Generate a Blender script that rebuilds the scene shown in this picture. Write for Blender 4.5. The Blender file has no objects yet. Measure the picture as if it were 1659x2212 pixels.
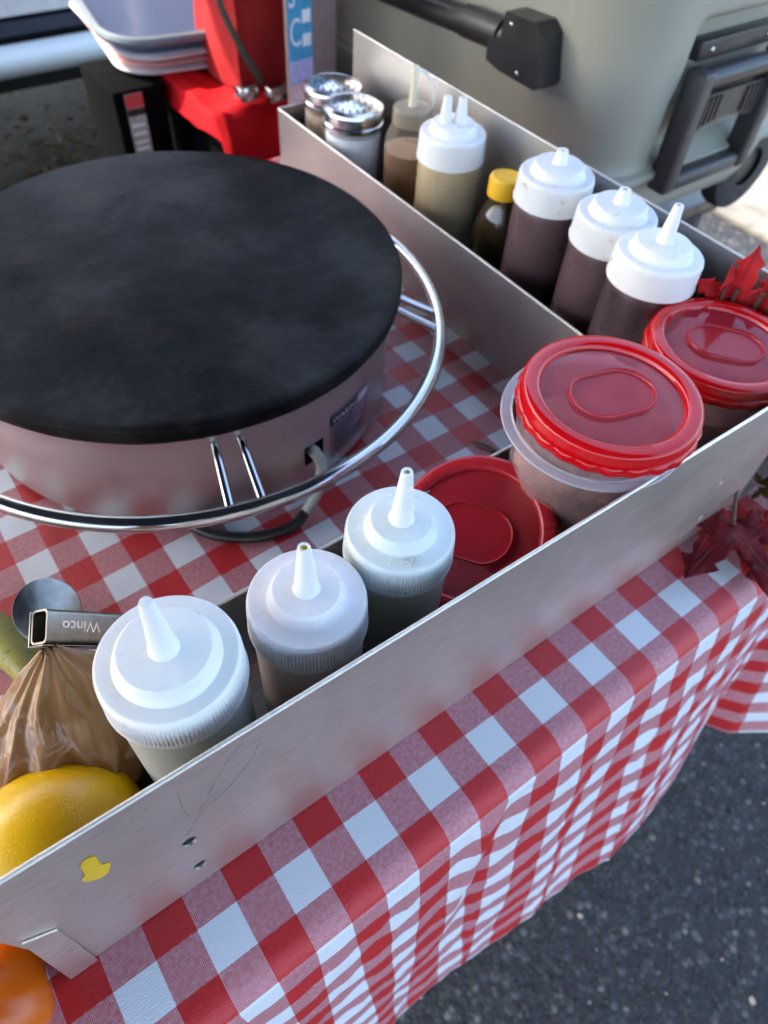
import bpy, bmesh, math, random
from mathutils import Vector, Matrix, noise
from mathutils.geometry import tessellate_polygon

U = 0.0254           # the scene is laid out in inches; U turns them into metres
TZ = 29.0            # table top above the ground, inches
R = math.radians
PI = math.pi
rnd = random.Random(7)
sc = bpy.context.scene

def W(x, y, z):
    return Vector((x * U, y * U, (z + TZ) * U))

# ------------------------------------------------------------------ camera
cam_d = bpy.data.cameras.new('camera')
cam = bpy.data.objects.new('camera', cam_d)
sc.collection.objects.link(cam)
sc.camera = cam
right = Vector((0.80793, -0.58687, 0.05323)); up = Vector((0.43547, 0.65547, 0.61702)); back = Vector((-0.39700, -0.47533, 0.78514))
m = Matrix((right, up, back)).transposed().to_4x4()
m.translation = W(-13.818, -3.914, 18.849)
cam.matrix_world = m
cam_d.sensor_fit = 'VERTICAL'; cam_d.sensor_height = 36; cam_d.lens = 36 * 1533.05 / 2212
cam_d.clip_start = 0.02; cam_d.clip_end = 400
cam_d.dof.use_dof = True; cam_d.dof.focus_distance = 0.375; cam_d.dof.aperture_fstop = 8.0

# ------------------------------------------------------------------ light
SUN_EL, SUN_AZ = 45, 135      # direction the light comes from: azimuth counted from +x towards +y
world = bpy.data.worlds.new('World'); sc.world = world; world.use_nodes = True
wn = world.node_tree.nodes; wl = world.node_tree.links
bg = wn['Background']; sky = wn.new('ShaderNodeTexSky'); sky.sky_type = 'NISHITA'; sky.sun_disc = False
sky.sun_elevation = R(SUN_EL); sky.sun_rotation = R(90 - SUN_AZ)
sky.air_density = 1.0; sky.dust_density = 3.0; sky.ozone_density = 1.0
wl.new(sky.outputs[0], bg.inputs[0]); bg.inputs[1].default_value = 0.15
sun_d = bpy.data.lights.new('sun', 'SUN'); sun_d.energy = 2.0; sun_d.angle = R(0.5); sun_d.color = (1, 0.93, 0.82)
sun = bpy.data.objects.new('sun', sun_d); sc.collection.objects.link(sun)
sd = Vector((math.cos(R(SUN_AZ)) * math.cos(R(SUN_EL)), math.sin(R(SUN_AZ)) * math.cos(R(SUN_EL)), math.sin(R(SUN_EL))))
sun.rotation_euler = sd.to_track_quat('Z', 'Y').to_euler()
sun.location = W(-60, 60, 100)
sc.view_settings.view_transform = 'Standard'; sc.view_settings.look = 'None'
sc.view_settings.gamma = 1; sc.view_settings.use_curve_mapping = False
sc.view_settings.exposure = 2.65
sc.render.engine = 'CYCLES'
sc.cycles.use_denoising = True
sc.cycles.max_bounces = 10; sc.cycles.transparent_max_bounces = 16; sc.cycles.transmission_bounces = 10
sc.cycles.caustics_reflective = False; sc.cycles.caustics_refractive = False
sc.cycles.sample_clamp_indirect = 4

# ------------------------------------------------------------------ materials
class N:
    """small wrapper for building node materials"""
    def __init__(s, name):
        s.m = bpy.data.materials.new(name); s.m.use_nodes = True
        s.t = s.m.node_tree; s.b = s.t.nodes['Principled BSDF']
        s.out = s.t.nodes['Material Output']; s.c = None
    def n(s, ty, **kw):
        o = s.t.nodes.new(ty)
        for k, v in kw.items(): setattr(o, k, v)
        return o
    def l(s, a, b): s.t.links.new(a, b)
    def co(s, scale=(1, 1, 1), kind='Object', rot=(0, 0, 0)):
        c = s.n('ShaderNodeTexCoord'); mp = s.n('ShaderNodeMapping'); s.l(c.outputs[kind], mp.inputs[0])
        mp.inputs['Scale'].default_value = scale; mp.inputs['Rotation'].default_value = rot
        return mp.outputs[0]
    def noise(s, scale, detail=4, rough=.55, vec=None, dist=0):
        o = s.n('ShaderNodeTexNoise'); o.inputs['Scale'].default_value = scale; o.inputs['Detail'].default_value = detail
        o.inputs['Roughness'].default_value = rough; o.inputs['Distortion'].default_value = dist
        s.l(vec if vec else s.co(), o.inputs['Vector']); return o.outputs['Fac']
    def vor(s, scale, feature='F1', vec=None, out='Distance'):
        o = s.n('ShaderNodeTexVoronoi'); o.feature = feature; o.inputs['Scale'].default_value = scale
        s.l(vec if vec else s.co(), o.inputs['Vector']); return o.outputs[out]
    def ramp(s, fac, pts):
        o = s.n('ShaderNodeValToRGB'); e = o.color_ramp.elements
        while len(e) < len(pts): e.new(0.5)
        for k, (p, c) in enumerate(pts):
            e[k].position = p; e[k].color = (c, c, c, 1) if isinstance(c, (int, float)) else (*c, 1)
        s.l(fac, o.inputs[0]); return o.outputs[0]
    def mix(s, fac, a, b, mode='MIX'):
        o = s.n('ShaderNodeMix'); o.data_type = 'RGBA'; o.blend_type = mode
        for v, i in ((fac, o.inputs[0]), (a, o.inputs[6]), (b, o.inputs[7])):
            if hasattr(v, 'is_linked') or hasattr(v, 'links'): s.l(v, i)
            elif isinstance(v, (int, float)): i.default_value = v if i is o.inputs[0] else (v, v, v, 1)
            else: i.default_value = (*v, 1)
        return o.outputs[2]
    def math(s, op, a, b=None, c=None):
        o = s.n('ShaderNodeMath', operation=op)
        for v, i in zip((a, b, c), o.inputs):
            if v is None: continue
            if isinstance(v, (int, float)): i.default_value = v
            else: s.l(v, i)
        return o.outputs[0]
    def bump(s, h, dist=.001, strength=1, prev=None):
        o = s.n('ShaderNodeBump'); o.inputs['Distance'].default_value = dist; o.inputs['Strength'].default_value = strength
        s.l(h, o.inputs['Height'])
        if prev: s.l(prev, o.inputs['Normal'])
        s.l(o.outputs[0], s.b.inputs['Normal']); return o.outputs[0]
    def set(s, **kw):
        for k, v in kw.items():
            i = s.b.inputs[k.replace('_', ' ')]
            if isinstance(v, (int, float)): i.default_value = v
            elif isinstance(v, tuple): i.default_value = (*v, 1) if len(v) < len(i.default_value) else v
            else: s.l(v, i)
        return s

def plain(name, col, rough=.5, metal=0, var=.12, scale=60, bump=0, **kw):
    """a painted, moulded or woven surface with a little uneven colour and relief"""
    a = N(name); f = a.noise(scale, 5)
    lo = tuple(c * (1 - var) for c in col); hi = tuple(min(1, c * (1 + var)) for c in col)
    a.set(Base_Color=a.ramp(f, [(.3, lo), (.7, hi)]), Metallic=metal)
    a.set(Roughness=a.ramp(a.noise(scale * .6, 3), [(.3, max(.02, rough - .06)), (.7, min(1, rough + .06))]))
    if bump: a.bump(f, bump)
    a.set(**kw)
    return a.m

def steel(name, col=.58, rough=.32, stretch=(4, 220, 220), smudge=.1, grain=1.0, **kw):
    a = N(name); v = a.co(stretch)
    f = a.noise(18, 6, .7, v)
    big = a.noise(9, 3, .5)
    a.set(Base_Color=a.mix(a.ramp(big, [(.3, 0), (.75, 1)]), (col * .86, col * .85, col * .83), (col, col * .985, col * .96)), Metallic=1.0)
    fr = a.ramp(f, [(.2, rough - .05), (.8, rough + .09)])
    sm = a.ramp(a.noise(16, 5, .6), [(.45, 0), (.75, smudge)])
    a.set(Roughness=a.math('ADD', fr, sm))
    a.bump(f, .00012 * grain, .6)
    a.set(**kw); return a.m

M = {}
def satin(name, base, metal, rough):
    a = N(name); v = a.co((70, 700, 950)); g = a.noise(1, 5, .8, v); v2 = a.co((14, 200, 330)); g2 = a.noise(1, 4, .6, v2); big = a.noise(11, 4, .5)
    c = a.ramp(g, [(.25, tuple(x * .55 for x in base)), (.5, base), (.75, tuple(min(1, x * 1.3) for x in base))])
    c = a.mix(a.ramp(big, [(.35, .0), (.68, .6)]), c, tuple(x * .72 for x in base))
    c = a.mix(a.ramp(a.noise(70, 6, .7, dist=.6), [(.70, 0), (.76, .5)]), c, (.16, .13, .10))
    a.set(Base_Color=c, Metallic=metal, Roughness=a.math('ADD', a.ramp(g2, [(.25, rough - .06), (.75, rough + .08)]), a.ramp(a.noise(18, 5, .6), [(.45, 0), (.75, .08)])))
    b1 = a.bump(g, .00030, 1.0); a.bump(g2, .0006, .5, b1)
    tg = a.n('ShaderNodeTangent'); tg.direction_type = 'RADIAL'; tg.axis = 'Z'; a.l(tg.outputs[0], a.b.inputs['Tangent']); a.set(Anisotropic=.75)
    return a.m
M['steel'] = satin('brushed_stainless_steel', (.66, .63, .60), .92, .36)
M['steel_front'] = satin('satin_front_sheet_steel', (.93, .85, .75), .84, .40)
M['steel_drum'] = steel('brushed_drum_steel', .60, .33, (200, 200, 9), grain=2)
M['chrome'] = plain('polished_chrome', (.50, .51, .52), .13, 1, .06, 30)
M['tin'] = plain('shiny_tin_lid', (.66, .68, .7), .2, 1, .1, 120, .0003)
M['dull_steel'] = plain('dull_stamped_steel', (.27, .255, .225), .34, 1, .16, 200, .00008)
M['black_hole'] = plain('dark_inside', (.01, .01, .01), .9)  # near-black for the shade inside slots and hollows; burnt crumbs share it

# seasoned cast iron
a = N('seasoned_cast_iron')
f1 = a.noise(6, 8, .66, dist=.15); f2 = a.noise(130, 8, .8); f3 = a.noise(22, 7, .7, dist=.3)
c = a.ramp(f1, [(.32, (.0012, .0013, .0013)), (.5, (.0032, .0034, .0033)), (.70, (.011, .0112, .0105))])
c = a.mix(a.ramp(f3, [(.54, 0), (.64, .8)]), c, (.014, .009, .005))
c = a.mix(a.ramp(a.noise(300, 4, .7), [(.66, 0), (.74, .8)]), c, (.05, .052, .05))
c = a.mix(a.ramp(f2, [(.56, 0), (.70, .7)]), c, (.022, .0225, .022))
rg = a.math('ADD', a.ramp(f1, [(.3, .26), (.7, .42)]), a.ramp(f2, [(.3, 0), (.7, .16)]))
a.set(Base_Color=c, Roughness=rg, Specular_IOR_Level=a.ramp(f1, [(.32, .02), (.5, .08), (.70, .22)]))
b1 = a.bump(f2, .0007, .7); b2 = a.bump(f3, .0012, .4, b1); a.bump(f1, .003, .5, b2)
M['iron'] = a.m

def plastic(name, col, rough=.35, sss=.25, var=.05, stain=None, **kw):
    a = N(name); f = a.noise(40, 4)
    c = a.ramp(f, [(.3, tuple(x * (1 - var) for x in col)), (.7, col)])
    if stain:
        s1 = a.noise(55, 6, .7, dist=1.5)
        c = a.mix(a.ramp(s1, [(.60, 0), (.68, .6)]), c, stain)
    a.set(Base_Color=c, Roughness=a.ramp(a.noise(90, 3), [(.3, rough - .05), (.7, rough + .08)]),
          Subsurface_Weight=sss, Subsurface_Radius=(1, 1, 1), Subsurface_Scale=.004)
    a.set(**kw); return a.m
M['cap'] = plastic('white_squeeze_cap', (.87, .86, .83), .3)
M['cap_cool'] = plastic('milky_translucent_cap', (.78, .83, .80), .22, .35)
M['cap_pink'] = plastic('lilac_white_cap', (.86, .82, .82), .28, .3)
M['cap_dirty'] = plastic('white_cap_with_brown_smears', (.80, .80, .79), .38, .2, stain=(.38, .27, .22))
M['spout'] = plastic('milk_white_spout', (.86, .85, .80), .25, .4)
M['spout_old'] = plastic('yellowed_spout', (.75, .70, .52), .3, .3)

def content(name, col, rough=.3, coat=.4, var=.1, sss=.1):
    return plastic(name, col, rough, sss, var, Coat_Weight=coat, Coat_Roughness=.15)
M['tan'] = content('tan_sauce_in_bottle', (.50, .38, .22))
M['cocoa'] = content('dark_cocoa_sauce_in_bottle', (.105, .062, .066))
M['cocoa_deep'] = content('darker_cocoa_sauce_in_bottle', (.062, .036, .042))
M['caramel'] = content('caramel_sauce', (.30, .12, .04))
M['blush'] = content('blush_cream_in_bottle', (.75, .55, .48))
M['oil'] = content('pale_olive_syrup', (.24, .25, .16))

def frosted(name, col, alpha=.5, rough=.3):
    """milky squeeze plastic: part see-through, part scattering, with a glossy skin"""
    a = N(name)
    tr = a.n('ShaderNodeBsdfTransparent'); tr.inputs[0].default_value = (*[min(1, .55 + .45 * x) for x in col], 1)
    mx = a.n('ShaderNodeMixShader')
    f = a.ramp(a.noise(30, 3), [(.3, alpha - .05), (.7, alpha + .05)])
    lw = a.n('ShaderNodeLayerWeight'); lw.inputs[0].default_value = .35
    f = a.math('MINIMUM', a.math('ADD', f, a.math('MULTIPLY', lw.outputs['Facing'], .30)), .97)
    a.set(Base_Color=col, Roughness=rough, Subsurface_Weight=.3, Subsurface_Radius=(1, 1, 1), Subsurface_Scale=.004)
    a.l(f, mx.inputs[0]); a.l(tr.outputs[0], mx.inputs[1]); a.l(a.b.outputs[0], mx.inputs[2]); a.l(mx.outputs[0], a.out.inputs[0])
    return a.m
M['frost'] = frosted('frosted_bottle_wall', (.60, .63, .56), .80)
M['frost_pink'] = frosted('frosted_pinkish_bottle_wall', (.80, .62, .55), .92)
M['frost_warm'] = frosted('frosted_tan_bottle_wall', (.55, .47, .36), .45)
M['clear_tub'] = frosted('clear_tub_plastic', (.72, .60, .64), .10, .12)
M['tub_rim'] = frosted('clear_tub_rim_plastic', (.78, .76, .82), .42, .1)
M['red_lid_clear'] = frosted('see_through_red_lid', (.58, .03, .055), .42, .08)
M['red_lid'] = plastic('red_lid_rim', (.60, .003, .006), .13, .12, .1)
M['red_lid_dark'] = plastic('dull_red_lid_rim', (.40, .014, .026), .24, .12, .1)
M['jar_glass'] = frosted('clear_jar_glass', (1, 1, 1), .02, .05)
M['sauce_wall'] = frosted('hazy_sauce_bottle_wall', (.62, .52, .40), .12, .2)
a = N('clear_glass'); a.set(Base_Color=(.93, .96, .95), Roughness=.03, Transmission_Weight=1.0, IOR=1.45); M['glass'] = a.m
M['amber'] = plain('dark_honey_in_bottle', (.035, .022, .008), .12, 0, .3, 30, 0, Coat_Weight=.8)
M['amber_gold'] = plain('golden_honey', (.45, .22, .02), .15, 0, .3, 60)
M['yellow_cap'] = plastic('yellow_screw_cap', (.85, .48, .02), .35, .1)
M['sugar'] = plain('white_sugar', (.95, .95, .95), .9, 0, .04, 400, .0006)
M['cinnamon'] = plain('brown_sugar_mix', (.42, .27, .16), .9, 0, .12, 400, .0006)

# lemon skin
a = N('lemon_skin')
v = a.vor(520); f = a.noise(12, 4)
c = a.ramp(f, [(.3, (.80, .38, .002)), (.55, (.86, .49, .004)), (.8, (.74, .48, .008))])
c = a.mix(a.ramp(a.noise(70, 3, .5, dist=2), [(.735, 0), (.76, .8)]), c, (.12, .07, .02))
a.set(Base_Color=c, Roughness=.32, Subsurface_Weight=.15, Subsurface_Radius=(1, .6, .1), Subsurface_Scale=.003)
b1 = a.bump(a.ramp(v, [(0, 0), (.5, 1)]), .00025, .35); a.bump(f, .001, .3, b1); M['lemon'] = a.m
a = N('orange_gourd_skin'); f = a.noise(14, 5)
a.set(Base_Color=a.mix(a.ramp(a.noise(150, 3), [(.68, 0), (.74, .6)]), a.ramp(f, [(.3, (.52, .085, .004)), (.7, (.66, .13, .006))]), (.30, .08, .02)),
      Roughness=.33, Subsurface_Weight=.1, Subsurface_Scale=.003)
a.bump(f, .002, .5); M['gourd'] = a.m
a = N('banana_skin'); f = a.noise(10, 5); s1 = a.noise(60, 6, .7, vec=a.co((1, 6, 6)))
a.set(Base_Color=a.mix(a.ramp(s1, [(.56, 0), (.66, .75)]), a.ramp(f, [(.3, (.22, .20, .035)), (.7, (.34, .29, .06))]), (.08, .06, .02)), Roughness=.5)
a.bump(f, .002); M['banana'] = a.m

# brown sugar under clear film
a = N('brown_bread_under_clear_film'); f = a.noise(25, 6, .6)
c = a.ramp(f, [(.3, (.24, .11, .032)), (.5, (.32, .155, .05)), (.75, (.42, .22, .08))])
a.set(Base_Color=c, Roughness=.6, Coat_Weight=.7, Coat_Roughness=.04, Specular_IOR_Level=.3)
w = a.noise(24, 2, .4, dist=.4); w2 = a.math('ABSOLUTE', a.math('SUBTRACT', w, .5)); w3 = a.math('ABSOLUTE', a.math('SUBTRACT', a.noise(80, 2, .4, dist=.4), .5))
bp = a.n('ShaderNodeBump'); bp.inputs['Distance'].default_value = .012; bp.inputs['Strength'].default_value = 1.0
a.l(a.math('ADD', w2, a.math('MULTIPLY', w3, .12)), bp.inputs['Height']); a.l(bp.outputs[0], a.b.inputs['Coat Normal'])
a.bump(w2, .003, .5); M['wrapped'] = a.m

def leaf_mat(name, c1, c2, c3):
    a = N(name); f = a.noise(45, 5); g = a.noise(240, 4)
    c = a.ramp(f, [(.3, c1), (.5, c2), (.75, c3)])
    a.set(Base_Color=c, Roughness=a.ramp(g, [(.3, .6), (.7, .8)]), Specular_IOR_Level=.22, Subsurface_Weight=.12, Subsurface_Scale=.002)
    a.bump(g, .0006, .7); return a.m
M['leaf_red'] = leaf_mat('scarlet_silk_leaf', (.30, .008, .012), (.48, .012, .018), (.60, .03, .03))
M['leaf_dark'] = leaf_mat('burgundy_silk_leaf', (.08, .001, .004), (.15, .002, .006), (.26, .005, .008))
M['leaf_olive'] = leaf_mat('olive_brown_leaf', (.06, .035, .01), (.11, .06, .015), (.16, .08, .02))
M['leaf_orange'] = leaf_mat('orange_red_leaf', (.5, .05, .015), (.62, .08, .02), (.68, .12, .03))
M['twig'] = plain('brown_wired_stem', (.10, .045, .03), .6, 0, .25, 200, .0004)
M['dry_leaf'] = plain('dry_brown_leaf', (.10, .055, .02), .7, 0, .3, 200, .0005)

# cooler
a = N('grey_green_moulded_plastic'); f = a.noise(160, 5, .7); g = a.noise(3.5, 4)
sc1 = a.noise(9, 6, .7, vec=a.co((1, 1, .35)), dist=1.0)
c = a.ramp(g, [(.3, (.30, .295, .235)), (.7, (.37, .362, .295))])
c = a.mix(a.ramp(sc1, [(.60, 0), (.74, .35)]), c, (.45, .45, .40))
a.set(Base_Color=c, Roughness=.52); a.bump(f, .0005, .35); M['cooler'] = a.m
M['black_plastic'] = plain('black_moulded_plastic', (.018, .018, .02), .38, 0, .2, 120, .0003)
M['grey_plastic'] = plain('charcoal_moulded_plastic', (.045, .043, .042), .45, 0, .2, 120, .0003)
M['rubber'] = plain('black_rubber', (.03, .03, .032), .7, 0, .25, 150, .0006)
M['cable_black'] = plain('black_cable_jacket', (.012, .013, .014), .4)
M['cable_white'] = plain('white_heat_sleeve', (.60, .60, .54), .5, 0, .15, 120, .0003)

# cloths
a = N('plain_red_cloth'); f = a.noise(20, 4)
a.set(Base_Color=a.ramp(f, [(.3, (.42, .002, .005)), (.7, (.55, .003, .008))]), Roughness=.85, Specular_IOR_Level=.2)
a.bump(a.noise(500, 2), .0004); M['red_cloth'] = a.m
a = N('coral_red_bag_fabric'); f = a.noise(20, 5)
a.set(Base_Color=a.ramp(f, [(.3, (.30, .014, .016)), (.7, (.37, .022, .022))]), Roughness=.85, Specular_IOR_Level=.2); a.bump(a.noise(350, 3), .0006); M['bag'] = a.m
M['strap'] = plain('olive_webbing', (.12, .12, .085), .7, 0, .2, 300, .0004)
M['dark_lining'] = plain('dark_lining', (.02, .02, .03), .8)

def gingham():
    a = N('red_and_white_gingham_oilcloth')
    uv = a.n('ShaderNodeUVMap'); uv.uv_map = 'UVMap'
    nz = a.n('ShaderNodeTexNoise'); nz.inputs['Scale'].default_value = 30; nz.inputs['Detail'].default_value = 2; a.l(uv.outputs[0], nz.inputs[0])
    wob = a.n('ShaderNodeVectorMath', operation='SCALE'); sub = a.n('ShaderNodeVectorMath', operation='SUBTRACT')
    a.l(nz.outputs['Color'], sub.inputs[0]); sub.inputs[1].default_value = (.5, .5, .5)
    a.l(sub.outputs[0], wob.inputs[0]); wob.inputs[3].default_value = .05
    add = a.n('ShaderNodeVectorMath', operation='ADD'); a.l(uv.outputs[0], add.inputs[0]); a.l(wob.outputs[0], add.inputs[1])
    sp = a.n('ShaderNodeSeparateXYZ'); a.l(add.outputs[0], sp.inputs[0])
    def band(o):      # 1 on the red bands, 0 on the white ones
        h = a.math('MULTIPLY', o, .5); fr = a.math('FRACT', a.math('ADD', h, 100.0))
        return a.math('LESS_THAN', fr, .5)
    bx, by = band(sp.outputs[0]), band(sp.outputs[1])
    both = a.math('MULTIPLY', bx, by); one = a.math('SUBTRACT', a.math('ADD', bx, by), a.math('MULTIPLY', both, 2))
    su = a.n('ShaderNodeSeparateXYZ'); a.l(uv.outputs[0], su.inputs[0])
    K = 2 * PI * 12
    wx = a.math('SINE', a.math('MULTIPLY', a.math('ADD', su.outputs[0], su.outputs[1]), K))
    wy = a.math('SINE', a.math('MULTIPLY', a.math('SUBTRACT', su.outputs[0], su.outputs[1]), K))
    dots = a.math('MULTIPLY', wx, wy)
    fib = a.n('ShaderNodeTexNoise'); fib.inputs['Scale'].default_value = 9; fib.inputs['Detail'].default_value = 5; a.l(uv.outputs[0], fib.inputs[0])
    thr = a.math('ADD', dots, a.math('MULTIPLY', a.math('SUBTRACT', fib.outputs['Fac'], .5), 1.6))
    weave = a.ramp(thr, [(0.0, 0), (.62, 1)])
    red = a.mix(a.ramp(fib.outputs['Fac'], [(.3, 0), (.7, 1)]), (.50, .018, .022), (.58, .026, .028))
    white = (.80, .81, .84)
    half = a.mix(a.math('ADD', a.math('MULTIPLY', weave, .55), .10), (.47, .03, .05), (.80, .74, .78))
    c = a.mix(one, white, half); c = a.mix(both, c, red)
    sp1 = a.n('ShaderNodeTexNoise'); sp1.inputs['Scale'].default_value = 3.1; sp1.inputs['Detail'].default_value = 6; a.l(uv.outputs[0], sp1.inputs[0])
    c = a.mix(a.ramp(sp1.outputs['Fac'], [(.70, 0), (.76, .35)]), c, (.25, .2, .17))
    a.set(Base_Color=c, Roughness=a.ramp(fib.outputs['Fac'], [(.3, .34), (.7, .46)]), Specular_IOR_Level=.55)
    emb = a.n('ShaderNodeTexNoise'); emb.inputs['Scale'].default_value = 24; emb.inputs['Detail'].default_value = 2
    mp = a.n('ShaderNodeMapping'); mp.inputs['Scale'].default_value = (.45, 1.3, 1); a.l(uv.outputs[0], mp.inputs[0]); a.l(mp.outputs[0], emb.inputs[0])
    b1 = a.bump(emb.outputs['Fac'], .0006, .8)
    a.bump(a.math('MULTIPLY', dots, one), .00012, .8, b1)
    return a.m
M['gingham'] = gingham()

# asphalt
a = N('asphalt'); v1 = a.vor(95, out='Color'); sv = a.n('ShaderNodeSeparateXYZ'); a.l(v1, sv.inputs[0]); d1 = a.vor(95)
d2 = a.vor(230); big = a.noise(1.6, 5)
c = a.ramp(sv.outputs[0], [(.0, (.008, .008, .0085)), (.5, (.021, .0212, .022)), (.8, (.045, .045, .045)), (.94, (.08, .079, .077)), (1, (.20, .18, .15))])
c = a.mix(a.ramp(d1, [(.35, 0), (.75, 1)]), c, (.012, .012, .014))
c = a.mix(a.ramp(big, [(.3, 0), (.7, .2)]), c, (.04, .04, .04))
a.set(Base_Color=c, Roughness=.72)
h = a.math('ADD', a.ramp(d1, [(0, 1), (.8, 0)]), a.math('MULTIPLY', a.ramp(d2, [(0, 1), (.8, 0)]), .4))
a.bump(h, .006, .9); M['asphalt'] = a.m
M['concrete'] = plain('pale_concrete_sun_dapple', (.20, .18, .145), .85, 0, .5, 7, .002)  # strong mottling puts dappled sun and shadow into the colour
M['stone_dark'] = plain('dark_aggregate', (.022, .022, .022), .5, 0, .4, 120, .0005)
M['stone_grey'] = plain('grey_aggregate', (.07, .069, .067), .45, 0, .4, 120, .0005)
M['stone_tan'] = plain('tan_aggregate', (.36, .31, .23), .6, 0, .2, 120, .0005)

M['car_white'] = plain('white_car_paint', (.80, .81, .82), .25, 0, .04, 10, 0, Coat_Weight=.8)
M['car_grey'] = plain('grey_plastic_cladding', (.66, .67, .68), .35, 0, .1, 40)
M['car_dark'] = plain('dark_underbody', (.012, .013, .015), .6, 0, .2, 40)
M['car_navy'] = plain('dark_blue_grey_trim', (.035, .042, .06), .35, 0, .2, 40)
a = N('dimpled_aluminium_step'); f = a.vor(260)
a.set(Base_Color=(.62, .70, .74), Metallic=.5, Roughness=.4); a.bump(f, .003, .8); M['step'] = a.m
M['canopy'] = plain('navy_canopy_cloth', (.06, .08, .13), .8, 0, .04, 8)
M['canopy_leg'] = plain('white_painted_steel_leg', (.70, .70, .66), .4)
M['table_top'] = plain('off_white_table_top', (.6, .6, .58), .5)
M['leg_grey'] = plain('grey_table_leg', (.2, .2, .2), .4, .6)
M['lid_grey'] = frosted('smoky_lid_plastic', (.045, .06, .11), .86, .2)
M['lid_edge'] = frosted('pale_lid_edge_plastic', (.15, .18, .20), .8, .3)
M['paper'] = plain('white_paper_plate', (.78, .78, .80), .7)
M['paper_pink'] = plain('pale_pink_paper', (.60, .34, .32), .7)
M['card_black'] = plain('black_crate_plastic', (.0015, .0016, .002), .9, Specular_IOR_Level=.06)
M['yellow_flat'] = plain('flat_yellow', (.80, .50, .01), .4)
M['scratch'] = plain('dark_scratch', (.10, .085, .07), .7)
M['print_blue'] = plain('blue_print', (.06, .30, .52), .4, 0, .15, 100)
M['print_white'] = plain('white_print', (.75, .78, .82), .4)
M['print_lilac'] = plain('lilac_print', (.42, .40, .68), .4, 0, .2, 150)
M['print_pink'] = plain('pink_print', (.70, .42, .45), .4, 0, .3, 150)
M['print_red'] = plain('red_print', (.50, .05, .06), .4)
M['print_green'] = plain('green_grey_print', (.32, .40, .31), .4, 0, .2, 200)
M['print_black'] = plain('black_print', (.01, .01, .015), .45)
M['plum_reflection'] = plain('plum_grey_reflection', (.24, .17, .165), .5)  # plum tone imitates the red reflection on the cooler's corner
M['label_lilac'] = plain('silvery_lilac_label', (.30, .27, .34), .35, .5, .2, 200)
M['logo_white'] = plain('off_white_label_ink', (.62, .60, .66), .4)

# ------------------------------------------------------------------ geometry helpers (inches in, metres out)
def V(*a): return Vector(a)

def mesh_from(name, verts, faces, mat, smooth=True, angle=38, uvs=None):
    me = bpy.data.meshes.new(name)
    me.from_pydata([(v[0] * U, v[1] * U, v[2] * U) for v in verts], [], faces)
    mats = mat if isinstance(mat, (list, tuple)) else [mat]
    for k in mats: me.materials.append(M[k] if isinstance(k, str) else k)
    if uvs is not None:
        l = me.uv_layers.new(name='UVMap')
        for lp in me.loops: l.data[lp.index].uv = uvs[lp.vertex_index]
    if smooth:
        me.polygons.foreach_set('use_smooth', [True] * len(me.polygons))
        if angle: me.set_sharp_from_angle(angle=R(angle))
    me.update(); return me

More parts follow.
